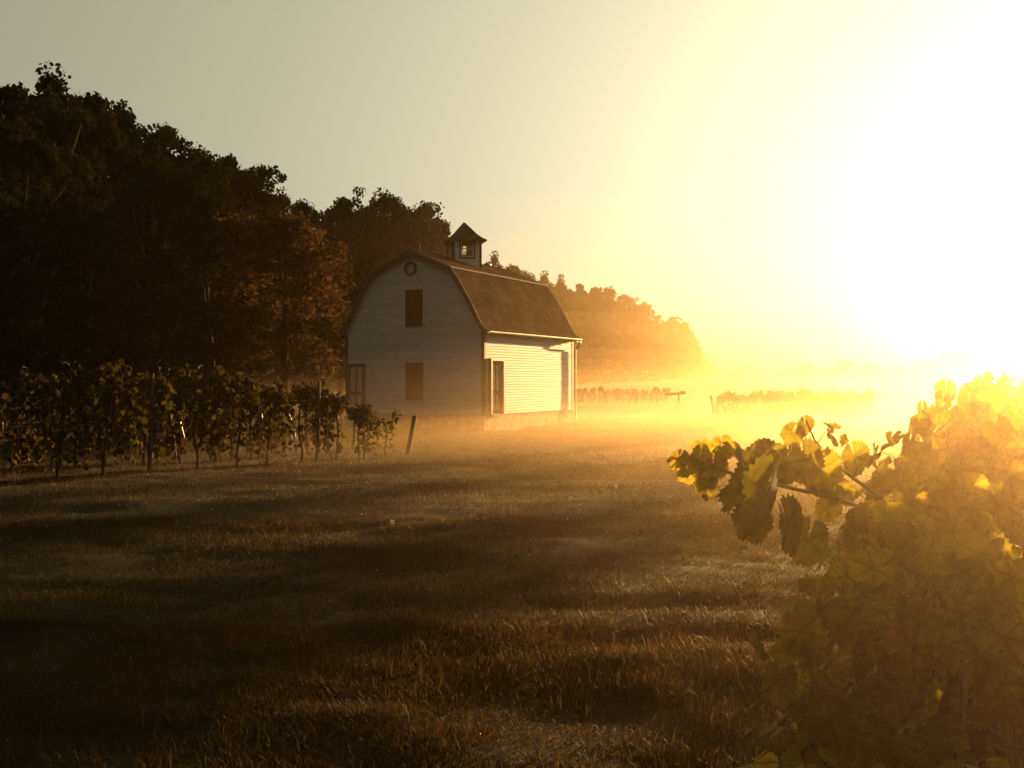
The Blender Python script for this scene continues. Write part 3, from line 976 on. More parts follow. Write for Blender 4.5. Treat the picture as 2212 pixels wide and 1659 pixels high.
# wood extended off the left edge and behind the viewer, added to block skylight
for j in range(8):
    x_, y_ = -28 + 2.0 * math.sin(j * 2.1), 36 - 6.2 * j
    e = empty('tree', (x_, y_, gzf(x_, y_) - 0.1), j * 0.9, f'{ORD[j]} added sky-blocking tree beyond the left of the view, from the barn', 'tree', 'sky-blocking trees added beyond the left of the view')
    e.scale = (1.0, 1.0, 1.2 + 0.08 * math.sin(j * 1.7))
    for o_ in PROTO[(j + 1) % 4][2]:
        c_ = o_.copy(); COL.objects.link(c_); c_.parent = e
for j in range(16):
    a_ = R(112 + 13.5 * j)
    rr_ = 24 + 4 * math.sin(j * 2.3)
    x_, y_ = rr_ * math.sin(a_), rr_ * math.cos(a_)
    e = empty('tree', (x_, y_, gzf(x_, y_) - 0.1), j * 1.3, f'{ORD[j]} added sky-blocking tree behind the viewer, going round clockwise', 'tree', 'sky-blocking trees added behind the viewer')
    e.scale = (1.2, 1.2, 1.3 + 0.1 * math.sin(j * 1.7))
    for o_ in PROTO[j % 4][2]:
        c_ = o_.copy(); COL.objects.link(c_); c_.parent = e

# ------------------------------------------------------------------ utility poles
for j, (px, py, d, lab) in enumerate([(1541, 766, 215, 'faint utility pole just right of the end of the treeline'), (1625, 760, 215, 'tallest faint utility pole, middle of the three'), (1680, 774, 250, 'faintest utility pole, nearest the sun glow')]):
    x = (px - CX) / FPX * d; zb = gzf(x, d)
    h = CAM_Z - (py - HY) / FPX * d - zb
    e = empty('utility_pole', (x, d, zb), 0, lab, 'utility pole', 'utility poles across the far field')
    MB().tube([(0, 0, -0.5), (0, 0, h * 0.5), (0, 0, h)], [0.15, 0.13, 0.10], 8).build('shaft', M['post'], e)
    MB().box(-0.09, 0.09, -0.9, 0.9, h - 0.65, h - 0.53).build('crossarm', M['post'], e)

# ------------------------------------------------------------------ bird scaring cannon on a tripod
cx_, cd_ = (1461 - CX) / FPX * 44, 44.0
bc = empty('bird_scarer', (cx_, cd_, gzf(cx_, cd_)), R(4), 'gas bird scaring cannon on a thin tripod in the mist right of the barn', 'bird scarer')
zt = 1.25
MB().tube([(-0.56, 0, zt + 0.05), (-0.54, 0, zt + 0.05), (-0.3, 0, zt + 0.06), (0.22, 0, zt + 0.09)], [0.08, 0.072, 0.068, 0.068], 12).build('barrel', M['brown_metal'], bc, smooth=True)
MB().box(0.2, 0.42, -0.11, 0.11, zt + 0.03, zt + 0.20).build('gas_box', M['brown_metal'], bc, bevel=0.015)
MB().tube([(0.1, 0, zt - 0.16), (0.1, 0, zt + 0.03)], [0.05, 0.035], 10).build('swivel', M['metal'], bc)
for a in (R(200), R(320), R(80)):
    MB().tube([(0.1, 0, zt - 0.1), (0.1 + 0.42 * math.cos(a), 0.42 * math.sin(a), -0.08)], [0.014, 0.012], 6).build('leg', M['brown_metal'], bc)

# ------------------------------------------------------------------ grapevines
def grape_leaf(nout=34, lobe=0.13, serr=0.04, fold=0.16, seed=0):
    """serrated, weakly five-lobed leaf in the xy plane, petiole joint at origin, tip towards -y; about 1.3 long for unit size"""
    rg = random.Random(seed)
    V = [(0, 0, 0)]
    vein_ang = [-PI / 2, -PI / 2 + 0.95, -PI / 2 - 0.95, -PI / 2 + 1.95, -PI / 2 - 1.95]
    vlen = [0.74 + rg.uniform(-0.04, 0.06), 0.66 + rg.uniform(-0.05, 0.04), 0.66 + rg.uniform(-0.05, 0.04), 0.57, 0.57]
    L = [(0.0, 0.0, 0.0)]
    ph = rg.uniform(0, 6)
    for ri in (0.5, 1.0):
        for k in range(nout):
            a = PI / 2 + 0.10 + (2 * PI - 0.20) * k / (nout - 1)
            dd = [abs((a - va + PI) % (2 * PI) - PI) for va in vein_ang]
            m = min(dd); w = dd.index(m)
            # blend between the two nearest vein lengths, dip between the lobes
            ds = sorted(zip(dd, vlen))
            t = ds[0][0] / (ds[0][0] + ds[1][0] + 1e-6)
            r = ds[0][1] * (1 - t) + ds[1][1] * t
            r *= 1 - lobe * min(1, m / 0.48) ** 1.4 * (1.0 if ds[1][0] < 1.3 else 0.2)
            if ri == 1.0:
                r *= 1 + (serr if k % 2 else -serr) * rg.uniform(0.6, 1.4)
            r *= ri
            x, y = r * math.cos(a), r * math.sin(a)
            z = -0.22 * r ** 2 + fold * abs(x) * 0.9 + 0.05 * math.sin(3 * a + ph) * ri + 0.05 * min(1, m / 0.45) * ri
            V.append((x, y, z)); L.append((math.sin(min(m, 1.5)) * r, r, 0))
    F3 = [(0, 1 + k, 2 + k) for k in range(nout - 1)]
    F4 = [(1 + k, 1 + nout + k, 2 + nout + k, 2 + k) for k in range(nout - 1)]
    return np.array(V), np.array(F3), np.array(F4), np.array(L)


LEAVES = [grape_leaf(56, lb, 0.065, fo, sd) for lb, fo, sd in ((0.10, 0.10, 1), (0.17, 0.30, 2), (0.13, -0.15, 3), (0.20, 0.18, 4))]
SV, SF3, SF4, SL = grape_leaf(12, 0.2, 0.03, 0.2, 9)


def leaves_mesh(name, P, tipdir, nrm, size, rnd, mat, parent, lo=False, curl=None, stalks=None):
    """place grape leaves: P joint, tipdir where the tip points, nrm upper face"""
    variants = [(SV, SF3, SF4, SL)] if lo else LEAVES
    n = len(P)
    yax = -tipdir / np.linalg.norm(tipdir, axis=1, keepdims=True)
    zax = nrm - (nrm * yax).sum(1, keepdims=True) * yax
    zax /= np.linalg.norm(zax, axis=1, keepdims=True) + 1e-9
    xax = np.cross(yax, zax)
    cz = np.ones(n) if curl is None else curl
    size = np.asarray(size)
    Vs, A3, A4, RR_, UU = [], [], [], [], []
    off = 0
    for q, (v, f3, f4, ll) in enumerate(variants):
        sel = np.arange(n)[q::len(variants)]
        m = len(v)
        W = P[sel, None] + (v[None, :, 0:1] * xax[sel, None] + v[None, :, 1:2] * yax[sel, None] + v[None, :, 2:3] * cz[sel, None, None] * zax[sel, None]) * size[sel, None, None]
        o = off + (np.arange(len(sel)) * m)[:, None, None]
        A3.append((o + f3[None]).reshape(-1, 3)); A4.append((o + f4[None]).reshape(-1, 4))
        Vs.append(W.reshape(-1, 3)); RR_.append(np.repeat(rnd[sel], m)); UU.append(np.tile(ll, (len(sel), 1)))
        off += m * len(sel)
    F3 = np.concatenate(A3); F4 = np.concatenate(A4)
    V = np.concatenate(Vs); rr_ = np.concatenate(RR_); uv = np.concatenate(UU); n3 = len(F3) + len(F4)
    if stalks is not None and stalks.v:
        F4 = np.concatenate([F4, np.array(stalks.f) + len(V)])
        V = np.concatenate([V, np.array(stalks.v)]); k_ = len(stalks.v)
        rr_ = np.concatenate([rr_, np.full(k_, 0.8)]); uv = np.concatenate([uv, np.ones((k_, 3))])
    o = np_mesh(name, V, [F3, F4], mat, parent, rnd=rr_, smooth=not lo, uv=uv)
    if stalks is not None and stalks.v:
        o.data.materials.append(M['cane'])
        mi = np.zeros(len(o.data.polygons), np.int32); mi[n3:] = 1
        o.data.polygons.foreach_set('material_index', mi)
    return o


def bezier_pts(p0, p1, p2, n):
    t = np.linspace(0, 1, n)[:, None]
    return (1 - t) ** 2 * np.array(p0) + 2 * t * (1 - t) * np.array(p1) + t ** 2 * np.array(p2)


# --- vines of the rows (prototypes): trunk, two cordon arms, ragged hanging shoots
def row_vine(seed, H=1.75, spread=0.62, nshoot=18, leaves_per=40, leaf=0.08, droop=1.2):
    rng = np.random.default_rng(seed)
    mb = MB()
    lean = rng.normal(0, 0.06, 2)
    mb.tube([(0, 0, -0.1), (0.02, 0.01, 0.3), (lean[0], lean[1], 0.7), (lean[0] * 0.5, lean[1], 1.15), (0, 0, H * 0.78)], [0.032, 0.024, 0.022, 0.019, 0.014], 7)
    for s in (-1, 1):
        mb.tube([(0, 0, H * 0.75), (0.02, s * spread * 0.5, H * 0.80), (0, s * spread, H * 0.79)], [0.02, 0.016, 0.008], 6)
    trunk = mb.build('trunk', M['vine_wood'], smooth=True)
    P, T, N, Sz, Rn = [], [], [], [], []
    cb = MB()
    for k in range(nshoot):
        y0 = rng.uniform(-spread, spread)
        up = rng.random() < 0.25
        s = np.array([0, y0, H * 0.79])
        if up:
            e = s + np.array([rng.normal(0, 0.12), rng.normal(0, 0.15), rng.uniform(0.15, 0.42)])
            c = s + (e - s) * 0.5 + rng.normal(0, 0.05, 3)
        else:
            side = rng.choice([-1, 1])
            e = s + np.array([side * rng.uniform(0.1, 0.35), rng.normal(0, 0.12), -droop * rng.uniform(0.55, 1.2)])
            c = s + np.array([side * 0.3, 0, 0.16])
        q = bezier_pts(s, c, e, 7)
        cb.tube(q, [0.006] * 6 + [0.003], 4)
        for j in range(leaves_per):
            t = rng.uniform(0.05, 1.0)
            i0 = min(int(t * 6), 5); p = q[i0] + (q[i0 + 1] - q[i0]) * (t * 6 - i0)
            P.append(p + rng.normal(0, 0.07, 3)); T.append(np.array([rng.normal(0, 0.5), rng.normal(0, 0.5), -1.0]))
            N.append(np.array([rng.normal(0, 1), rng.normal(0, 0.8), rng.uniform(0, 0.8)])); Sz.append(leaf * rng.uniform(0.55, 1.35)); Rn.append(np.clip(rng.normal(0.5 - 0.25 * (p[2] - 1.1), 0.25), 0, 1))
    canes = cb.build('canes', M['cane'])
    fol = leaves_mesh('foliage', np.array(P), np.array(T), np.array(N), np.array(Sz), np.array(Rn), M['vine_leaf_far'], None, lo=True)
    return trunk, canes, fol


VP = [row_vine(301), row_vine(302, nshoot=15, droop=1.35), row_vine(303, H=1.9, nshoot=21), row_vine(304, nshoot=9, leaves_per=30, droop=1.3), row_vine(305, H=1.65, nshoot=17)]
_vused = set()


def plant_vine(k, x, y, rz, s, label, group):
    e = empty('grapevine', (x, y, gzf(x, y)), rz, label, 'grapevine', group)
    e.scale = (s, s, s)
    for o in VP[k]:
        if o.name not in _vused:
            _vused.add(o.name); c = o
        else:
            c = o.copy(); COL.objects.link(c)
        c.parent = e
    return e


def plant_post(x, y, h, lean, label, group=None, r=0.05, lean_dir=0.0):
    z = gzf(x, y)
    mb = MB()
    tx, ty = math.sin(lean) * math.cos(lean_dir) * h, math.sin(lean) * math.sin(lean_dir) * h
    mb.tube([(-0.1 * tx, -0.1 * ty, -0.15), (tx * 0.5 + 0.01, ty * 0.5, h * 0.5), (tx, ty, h * math.cos(lean))], [r * 1.05, r, r * 0.95], 9)
    o = mb.build('trellis_post', M['post'])
    o.location = (x, y, z)
    return tag(o, label, 'post', group)


def wire(name_pts, label, group):
    pts = []
    for a, b in zip(name_pts[:-1], name_pts[1:]):
        a, b = Vector(a), Vector(b)
        for k in range(6):
            t = k / 6
            p = a.lerp(b, t); p.z -= 0.03 * math.sin(PI * t)
            pts.append(p)
    pts.append(Vector(name_pts[-1]))
    o = MB().tube(pts, 0.0022, 4).build('trellis_wire', M['wire'])
    return tag(o, label, 'wire', group)


AX = Vector((0.4924, 0.8704, 0))       # direction of the vineyard rows (parallel to the barn)
NRM = Vector((-0.8704, 0.4924, 0))     # away to the left
# left block: front row ends at the leaning post in front of the gable
END = Vector((-2.75, 24.2, 0))
row_names = ['front', 'second', 'third', 'fourth']
vr = random.Random(42)
for r_ in range(4):
    start = END + NRM * (2.3 * r_) - AX * (0.9 + (0.4 * r_))
    nv = [13, 14, 14, 14][r_]
    grp = f'grapevines of the {row_names[r_]} trellis row left of the barn'
    for j in range(nv):
        p = start - AX * (1.02 * j + vr.uniform(-0.12, 0.12))
        if p.y < 7: continue
        s = vr.uniform(0.9, 1.08)
        if r_ == 0 and j == 0: s = 0.62
        if r_ == 0 and j == 1: s = 0.8
        lab = f'ragged grapevine in the {row_names[r_]} left row, {ORD[j]} from its barn end'
        plant_vine(3 if (r_ == 0 and j == 0) else vr.randrange(5), p.x, p.y, BARN_RZ + vr.uniform(-0.2, 0.2) + (PI if vr.random() < 0.5 else 0), s * (1.0 + 0.03 * r_), lab, grp)
    posts = []
    for j in range(1, 4):
        p = start - AX * (4.6 * j - 2.0)
        if p.y < 8: continue
        plant_post(p.x, p.y, 1.85, 0.03, f'upright line post in the {row_names[r_]} left vine row, {ORD[j-1]} from its barn end', 'line posts in the left vine rows', 0.04)
        posts.append((p.x, p.y, gzf(p.x, p.y)))
    e0 = END + NRM * (2.3 * r_)
    for zi, zw in enumerate((0.95, 1.42)):
        pts = [(e0.x + 0.15 * AX.x, e0.y, gzf(e0.x, e0.y) + zw * 0.75)] + [(x, y, z + zw) for x, y, z in posts]
        wire(pts, f'{"lower" if zi == 0 else "upper"} steel wire of the {row_names[r_]} left vine row', 'trellis wires of the left vine rows')
plant_post(END.x, END.y, 1.02, 0.20, 'weathered end post leaning right in front of the barn gable', None, 0.062, 0.25)
q = END - AX * 2.2 + Vector((0.25, 0, 0))
plant_post(q.x, q.y, 0.42, 0.05, 'short thin stake beside the leaning end post', None, 0.022)
q = END + NRM * 2.3 + AX * 0.6
plant_post(q.x, q.y, 1.05, 0.08, 'second row end post before the gable door', None, 0.055, 0.4)
q = END + NRM * 4.6 + AX * 0.6
plant_post(q.x, q.y, 1.0, -0.05, 'third row end post left of the barn corner', None, 0.055, 0.4)

# hazy row behind the barn
for j in range(14):
    px = 1232 + 15.5 * j; d = 66 + 0.25 * j
    x = (px - CX) / FPX * d
    plant_vine(vr.randrange(5), x, d, vr.uniform(0, PI), vr.uniform(0.62, 0.78), f'small hazy vine in the row beyond the barn, {ORD[j]} from the barn', 'hazy vines in the row beyond the barn')
# hazy block to the right of the cannon
RB = Vector((9.35, 42.5, 0))
for r_ in range(3):
    st = RB - NRM * (2.4 * r_)
    for j in range(12):
        p = st + AX * (1.0 + 1.15 * j)
        plant_vine(vr.randrange(5), p.x, p.y, BARN_RZ + vr.uniform(-0.3, 0.3), vr.uniform(0.68, 0.8), f'hazy vine in the {row_names[r_]} row right of the bird scarer, {ORD[j]} from its post', f'hazy vines right of the bird scarer, {row_names[r_]} row')
    plant_post(st.x, st.y, 1.35, -0.17, f'hazy leaning end post of the {row_names[r_]} row right of the bird scarer', 'hazy end posts right of the bird scarer', 0.06, 0.3)

# --- foreground row at the right
FO = Vector((0.98, 2.0, 0))


def fore_vine(idx, base, label, seed, nl, along=0.55, ztop=1.42, hero=None, lo=0.55, thick=0.36):
    rng = np.random.default_rng(seed)
    z0 = gzf(base.x, base.y)
    e = empty('grapevine', (base.x, base.y, z0), 0, label, 'grapevine', 'grapevines of the foreground row on the right')
    L = lambda s, n, z: np.array([AX.x * s + (-NRM.x) * n, AX.y * s + (-NRM.y) * n, z])   # along row, to the right of it, up
    mb = MB()
    mb.tube([L(0.02, 0, -0.1), L(0, 0.02, 0.25), L(-0.05, -0.03, 0.55), L(0.02, 0.02, 0.85), L(0.0, 0, 1.02)], [0.045, 0.036, 0.03, 0.028, 0.024], 9)
    for s in (-1, 1):
        mb.tube([L(0, 0, 0.98), L(s * 0.22, 0.02, 1.06), L(s * along, 0, 1.05)], [0.022, 0.017, 0.009], 7)
    mb.build('trunk', M['vine_wood'], e, smooth=True)
    P, T, N, Sz, Rn, Cu = [], [], [], [], [], []
    cb = MB()
    shoots = []
    for k in range(15):
        s0 = L(rng.uniform(-along, along), 0, 1.04)
        n_ = rng.uniform(-1, 1)
        if rng.random() < 0.4:
            en = s0 + L(rng.normal(0, 0.18), n_ * 0.16, rng.uniform(0.2, 0.42)); c = (s0 + en) / 2 + L(0, n_ * 0.08, 0.08)
        else:
            en = s0 + L(rng.normal(0, 0.2), n_ * thick * 1.1, -rng.uniform(0.0, 0.55)); c = s0 + L(0, n_ * thick, 0.34)
        shoots.append(bezier_pts(s0, c, en, 8))
    for q in (hero or []):
        shoots.append(np.array(q, float))
    for q in shoots:
        cb.tube(q, list(np.linspace(0.0055, 0.0022, len(q))), 6)
    cb.build('canes', M['cane'], e, smooth=True)
    pt = MB()
    for j in range(nl):
        if j < nl * 0.55:
            nh = len(hero or [])
            qi = rng.integers(len(shoots) - nh) if (nh == 0 or rng.random() > 0.045) else len(shoots) - nh + rng.integers(nh)
            q = shoots[qi]
            t = rng.uniform(0.1, 1.0) * (len(q) - 1); i0 = min(int(t), len(q) - 2)
            st = q[i0] + (q[i0 + 1] - q[i0]) * (t - i0)
            d = L(rng.normal(0, 1), rng.normal(0, 1), rng.uniform(-0.3, 0.7)); d /= np.linalg.norm(d)
            p = st + d * rng.uniform(0.04, 0.10)
            sz = rng.uniform(0.022, 0.066) * (0.75 if qi >= len(shoots) - nh and nh else 1.0)
        else:
            th = rng.uniform(0, 2 * PI)
            rr_ = rng.uniform(0.5, 1.0)
            zc_, zr_ = (ztop + lo) / 2, (ztop - lo) / 2
            p = L(rng.uniform(-along, along) * 1.05, math.cos(th) * thick * rr_, zc_ + math.sin(th) * zr_ * rr_)
            d = L(0, math.cos(th), 0.5 * math.sin(th)); st = p - d * 0.09
            sz = rng.uniform(0.036, 0.084)
        P.append(p)
        T.append(np.array([rng.normal(0, 0.45), rng.normal(0, 0.45), -0.9]) + 0.5 * d)
        N.append(d * 0.9 + np.array([rng.normal(0, 0.55), rng.normal(0, 0.55), rng.uniform(0.1, 0.9)])); Sz.append(sz)
        Rn.append(float(np.clip(rng.normal(0.48, 0.24), 0, 1))); Cu.append(rng.uniform(0.5, 2.2))
        if rng.random() < 0.6:
            pt.tube([st, (st + p) / 2 + np.array([0, 0, 0.012]), p], [0.0016, 0.0014, 0.0014], 4, cap=False)
    return e, (P, T, N, Sz, Rn, Cu), pt


def finish_vine(e, data, pt):
    P, T, N, Sz, Rn, Cu = (np.array(a, float) for a in data)
    leaves_mesh('foliage', P, T, N, Sz, Rn, M['vine_leaf'], e, curl=Cu, stalks=pt)


fr = ['nearest', 'second', 'third', 'fourth', 'fifth', 'sixth', 'seventh', 'eighth', 'ninth']
for k in range(8):
    base = FO + AX * (0.98 * k)
    z0 = gzf(base.x, base.y)
    if k == 0:
        # long shoot reaching left over the grass, and one standing shoot
        rel = lambda px, py, d: np.array(at(px, py, d) - Vector((base.x, base.y, z0)))
        heroq = [[rel(1960, 1130, 2.05), rel(1800, 1075, 1.95), rel(1690, 1050, 1.9), rel(1600, 1030, 1.86), rel(1520, 1000, 1.84), rel(1462, 985, 1.82)],
                 [rel(1990, 1120, 2.2), rel(1880, 1060, 2.2), rel(1800, 1000, 2.2), rel(1760, 950, 2.2), rel(1742, 908, 2.2)],
                 [rel(1640, 1040, 1.88), rel(1590, 1075, 1.84), rel(1572, 1110, 1.82)]]
        e, dat, pt = fore_vine(k, base, 'leafy grapevine nearest the camera with a shoot reaching left over the grass', 500, 1250, 0.62, 1.38, heroq, 0.42, 0.34)
        sunv = np.array([math.sin(SUN_AZ), math.cos(SUN_AZ), 0.12])
        view = np.array([0.0, -1.0, 0.1])
        # individually set leaves: px, py of the stalk joint, distance, size, tip direction (x, z), facing, colour
        for px, py, d, sz, tx, tz, fx, fz, rn, cu in [
            (1655, 1062, 1.66, 0.20, -0.2, -1.0, 1.15, 0.1, 0.0, 0.8), (1610, 1020, 1.80, 0.125, 0.25, -1.0, 1.0, 0.3, 0.1, 1.1), (1559, 968, 1.86, 0.075, 0.1, -1, 0.2, 0.15, 0.85, 0.8),
            (1520, 988, 1.84, 0.085, -0.6, -0.7, -0.3, 0.8, 0.4, 1.5), (1486, 1018, 1.82, 0.062, 0.25, -1, 0.1, 0.1, 0.88, 1.0), (1466, 990, 1.81, 0.06, -0.5, -1, 0.6, 0.5, 0.7, 2.0),
            (1540, 1005, 1.83, 0.08, 0.0, -1, 0.0, 0.6, 0.3, 1.0), (1590, 985, 1.88, 0.09, 0.9, -0.4, 0.2, 0.9, 0.5, 1.6), (1652, 985, 1.95, 0.115, 0.55, 0.35, 0.5, 0.7, 0.55, 2.0),
            (1700, 1000, 1.95, 0.12, -0.1, -1, -0.3, 0.5, 0.25, 1.0), (1735, 992, 2.0, 0.125, 0.2, -1, 0.1, 0.2, 0.3, 0.8), (1772, 1015, 2.02, 0.135, 0.25, -1, 0.2, 0.15, 0.8, 0.9),
            (1712, 935, 2.2, 0.075, -0.5, -1, -0.4, 0.3, 0.4, 1.6), (1738, 918, 2.2, 0.07, 0.1, -1, 0.3, 0.3, 0.5, 1.8), (1795, 935, 2.25, 0.085, 0.6, -0.8, 0.5, 0.7, 0.45, 2.0),
            (1845, 985, 2.3, 0.11, 0.3, -1, 0.2, 0.1, 0.75, 0.9), (1630, 1120, 1.78, 0.12, 0.3, -1, 0.2, 0.3, 0.2, 1.0), (1600, 1050, 1.78, 0.14, -0.5, -0.85, 1.1, 0.25, 0.05, 0.8),
            (1790, 1095, 2.05, 0.08, 0.1, -1, 0.0, 0.0, 0.92, 0.9), (1700, 1130, 1.85, 0.15, 0.3, -1, 1.1, 0.25, 0.05, 0.9), (1745, 1165, 1.9, 0.13, -0.2, -1, 0.1, 0.35, 0.25, 0.9)]:
            p = rel(px, py, d)
            dat[0].append(p); dat[1].append(np.array([tx, 0.15, tz])); dat[2].append(np.array([fx, -1.0 if fz < 0.6 else -0.5, fz])); dat[3].append(sz / 0.72 * 0.47)
            dat[4].append(rn); dat[5].append(cu)
    else:
        e, dat, pt = fore_vine(k, base, f'{fr[k]} grapevine in the foreground row, counted back from the camera', 500 + k, 1050 if k < 4 else 520, 0.6, 1.50 + 0.05 * (k % 3), None, 0.38, 0.42)
    finish_vine(e, dat, pt)
fp = FO + AX * 1.45
plant_post(fp.x, fp.y, 1.5, 0.04, 'dark line post inside the foreground vine row', None, 0.035)
for zi, zw in enumerate((0.62, 1.04)):
    a = FO - AX * 0.5; b = FO + AX * 4; c = FO + AX * 8
    wire([(a.x, a.y, gzf(a.x, a.y) + zw), (b.x, b.y, gzf(b.x, b.y) + zw), (c.x, c.y, gzf(c.x, c.y) + zw)], f'{"lower" if zi == 0 else "upper"} steel wire of the foreground vine row', 'trellis wires of the foreground row')

# ------------------------------------------------------------------ dandelion clocks and dew in the lawn
M['seed'] = leaf_mat('dandelion_down', [(0, (0.5, 0.47, 0.42)), (1, (0.6, 0.57, 0.5))], [(0, (0.5, 0.45, 0.38)), (1, (0.6, 0.55, 0.48))], 0.5, 0.8, spec=0.1)
for px, py, lab in ((847, 1152, 'round dandelion clock in the dim grass left of centre'), (1331, 1062, 'round dandelion clock in the golden grass left of the reaching vine shoot')):
    d_ = 1.62 * FPX / (py - HY)
    x_ = (px - CX) / FPX * d_
    z_ = gzf(x_, d_)
    e = empty('dandelion', (x_, d_, z_), 0, lab, 'dandelion', 'dandelion clocks in the lawn')
    MB().tube([(0, 0, -0.02), (0.004, 0, 0.06), (0.0, 0.004, 0.135)], 0.002, 5).build('stem', M['cane'], e)
    sb = MB(); rg = random.Random(px)
    for k in range(170):
        z0 = 1 - 2 * (k + 0.5) / 170; a = k * 2.39996
        dr = Vector((math.sqrt(1 - z0 * z0) * math.cos(a), math.sqrt(1 - z0 * z0) * math.sin(a), z0))
        t1 = dr.orthogonal().normalized(); t2 = dr.cross(t1)
        c0 = Vector((0, 0.004, 0.14)); p1 = c0 + dr * 0.018
        for q in range(3):
            a2 = q * 2.1 + rg.random()
            w_ = t1 * math.cos(a2) + t2 * math.sin(a2)
            sb.add([p1 + w_ * 0.0008, p1 - w_ * 0.0008, p1 + dr * 0.004 + w_ * 0.006], [(0, 1, 2)])
    sb.build('seed_head', M['seed'], e)


def dew():
    m, nt, out = new_mat('dew_water')
    g = nt.nodes.new('ShaderNodeBsdfGlossy'); g.inputs['Roughness'].default_value = 0.3; g.inputs['Color'].default_value = (0.75, 0.75, 0.75, 1)
    nt.links.new(g.outputs[0], out.inputs['Surface'])
    rg = np.random.default_rng(77)
    n = 450
    d = np.sqrt(rg.uniform(3.4 ** 2, 15 ** 2, n)); x = d * np.tan(rg.uniform(-0.6, 0.5, n))
    z = gz(x, d) + rg.uniform(0.02, 0.07, n)
    ph = (1 + 5 ** 0.5) / 2
    iv = np.array([(-1, ph, 0), (1, ph, 0), (-1, -ph, 0), (1, -ph, 0), (0, -1, ph), (0, 1, ph), (0, -1, -ph), (0, 1, -ph), (ph, 0, -1), (ph, 0, 1), (-ph, 0, -1), (-ph, 0, 1)]) / math.hypot(1, ph)
    fi = np.array([(0, 11, 5), (0, 5, 1), (0, 1, 7), (0, 7, 10), (0, 10, 11), (1, 5, 9), (5, 11, 4), (11, 10, 2), (10, 7, 6), (7, 1, 8), (3, 9, 4), (3, 4, 2), (3, 2, 6), (3, 6, 8), (3, 8, 9), (4, 9, 5), (2, 4, 11), (6, 2, 10), (8, 6, 7), (9, 8, 1)])
    r = rg.uniform(0.0012, 0.0028, n) * np.clip(d / 7, 0.8, 1.6)
    V = np.stack([x, d, z], -1)[:, None] + iv[None] * r[:, None, None]
    F = (np.arange(n) * 12)[:, None, None] + fi[None]
    o = np_mesh('dew_drops', V.reshape(-1, 3), [F.reshape(-1, 3)], m, smooth=True)
    tag(o, None, None, None, 'stuff')


dew()

# ------------------------------------------------------------------ haze and ground mist
hz = MB().box(-640, 640, -80, 660, -3.0, 36)
haze = hz.build('haze', volume_mat('thin_morning_haze', (1.0, 0.82, 0.52), 0.00007, 0.88))
tag(haze, None, None, None, 'stuff')


def mist_bank(cx, cy, cz, rx, ry, rz_, rot, dens, g=0.78):
    me = bpy.data.meshes.new('mist')
    n_u, n_v = 40, 20
    V = [(0, 0, 1)] + [(math.sin(PI * j / n_v) * math.cos(2 * PI * i / n_u), math.sin(PI * j / n_v) * math.sin(2 * PI * i / n_u), math.cos(PI * j / n_v)) for j in range(1, n_v) for i in range(n_u)] + [(0, 0, -1)]
    F = [(0, 1 + i, 1 + (i + 1) % n_u) for i in range(n_u)]
    for j in range(n_v - 2):
        for i in range(n_u):
            a = 1 + j * n_u + i; b = 1 + j * n_u + (i + 1) % n_u
            F.append((a, a + n_u, b + n_u, b))
    l = len(V) - 1; o_ = 1 + (n_v - 2) * n_u
    F += [(l, o_ + (i + 1) % n_u, o_ + i) for i in range(n_u)]
    me.from_pydata(V, [], F)
    me.materials.append(volume_mat('ground_mist', (1.0, 0.72, 0.38), dens, g)); me.update()
    o = bpy.data.objects.new('mist', me); COL.objects.link(o)
    o.location = (cx, cy, cz); o.scale = (rx, ry, rz_); o.rotation_euler = (0, 0, rot)
    return tag(o, None, None, None, 'stuff')


mist_bank(6, 52, -0.6, 34, 26, 1.6, R(-20), 0.0017)
mist_bank(10, 62, -0.6, 46, 36, 2.6, R(-20), 0.0009)
mist_bank(18, 105, 0.0, 60, 56, 3.2, R(-30), 0.0005)
mist_bank(8, 31, -0.6, 22, 19, 1.45, R(-25), 0.0055)
mist_bank(6, 24, -0.6, 19, 20, 1.15, R(-25), 0.0085)
for k in range(6):       # mist lying against the barn, thinning upwards
    mist_bank(1 - 0.3 * k, 33, -0.7, 13 + k, 10 + 0.8 * k, 1.2 + 0.45 * k, R(-29), 0.0014)
for k in range(7):       # mist added among the foreground vines for a veil of sun glow
    mist_bank(4.3 + 0.1 * k, 6.2 + 0.1 * k, 1.58 + 0.02 * k, 2.9 - 0.3 * k, 8.2 - 0.4 * k, 0.95 - 0.10 * k, R(-30), 0.0064, 0.8)
for k in range(5):       # deep mist in front of the far treeline
    mist_bank(22 - k, 190 - 4 * k, 0.0, 72 - 6 * k, 128 - 10 * k, 32 - 6.2 * k, R(-22), 0.00034, 0.85)

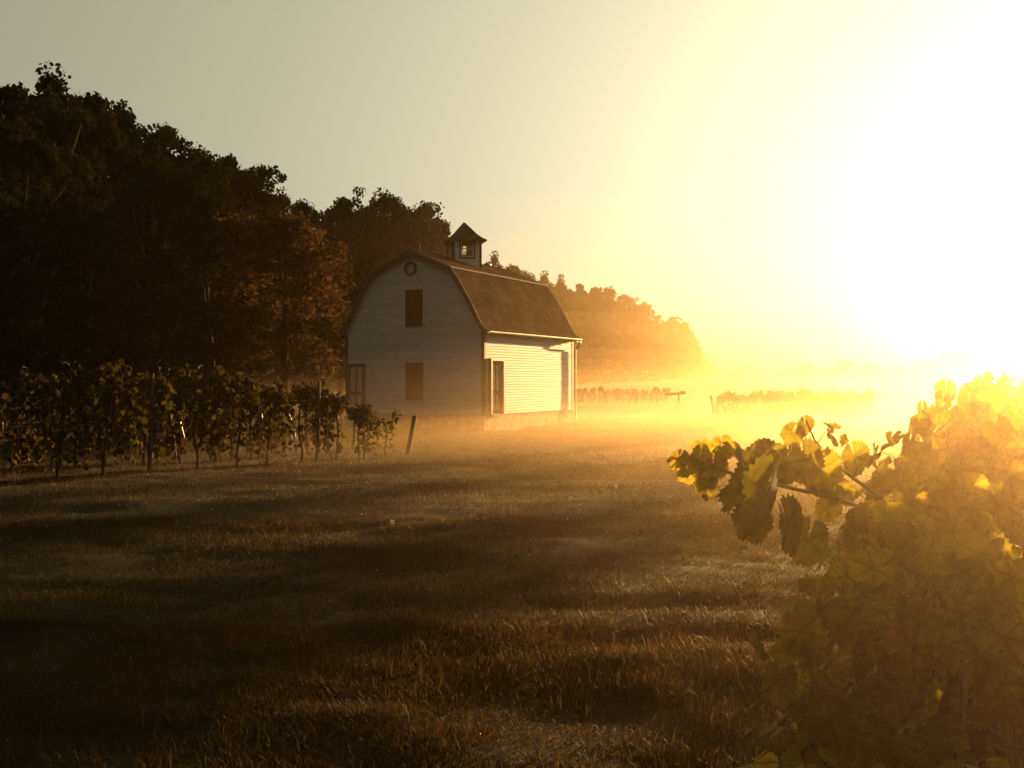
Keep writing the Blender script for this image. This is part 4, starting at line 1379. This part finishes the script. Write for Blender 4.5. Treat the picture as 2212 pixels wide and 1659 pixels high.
# ------------------------------------------------------------------ light, sky, camera
w = bpy.data.worlds.new('World'); S.world = w; w.use_nodes = True
nt = w.node_tree
bg = nt.nodes['Background']
sk = nt.nodes.new('ShaderNodeTexSky'); sk.sky_type = 'NISHITA'; sk.sun_disc = False
sk.sun_elevation = SUN_EL; sk.sun_rotation = SUN_AZ
sk.altitude = 100; sk.air_density = 0.15; sk.dust_density = 10.0; sk.ozone_density = 1.0
tint = nt.nodes.new('ShaderNodeVectorMath'); tint.operation = 'MULTIPLY'
tint.inputs[1].default_value = (1.02, 0.985, 0.63)
gm = nt.nodes.new('ShaderNodeGamma'); gm.inputs['Gamma'].default_value = 0.42      # softer fall-off of the hazy sky away from the sun
nt.links.new(sk.outputs['Color'], gm.inputs['Color']); nt.links.new(gm.outputs['Color'], tint.inputs[0]); nt.links.new(tint.outputs[0], bg.inputs['Color'])
bg.inputs['Strength'].default_value = 0.103

sl = bpy.data.lights.new('sun', 'SUN'); sl.energy = 5.0; sl.angle = R(0.6); sl.color = (1.0, 0.585, 0.215)
so = bpy.data.objects.new('sun', sl); COL.objects.link(so)
sd_ = Vector((math.sin(SUN_AZ) * math.cos(SUN_EL), math.cos(SUN_AZ) * math.cos(SUN_EL), math.sin(SUN_EL)))
so.rotation_euler = (-sd_).to_track_quat('-Z', 'Y').to_euler()
so.location = sd_ * 60

cam = bpy.data.cameras.new('camera'); co = bpy.data.objects.new('camera', cam); COL.objects.link(co)
cam.sensor_width = 36; cam.lens = 36 * FPX / 2212
cam.clip_start = 0.05; cam.clip_end = 3000
co.location = (0, 0, CAM_Z)
co.rotation_euler = (R(90) - math.atan(9.5 / FPX), 0, 0)
S.camera = co

S.view_settings.view_transform = 'Standard'; S.view_settings.look = 'None'
S.view_settings.exposure = 2.0; S.view_settings.gamma = 1.0
S.render.engine = 'CYCLES'
cy = S.cycles
cy.use_denoising = True
try:
    cy.denoiser = 'OPENIMAGEDENOISE'; cy.denoising_input_passes = 'RGB_ALBEDO_NORMAL'
except Exception:
    pass
cy.max_bounces = 6; cy.diffuse_bounces = 3; cy.glossy_bounces = 2; cy.transmission_bounces = 4; cy.transparent_max_bounces = 48; cy.volume_bounces = 1
cy.sample_clamp_indirect = 6
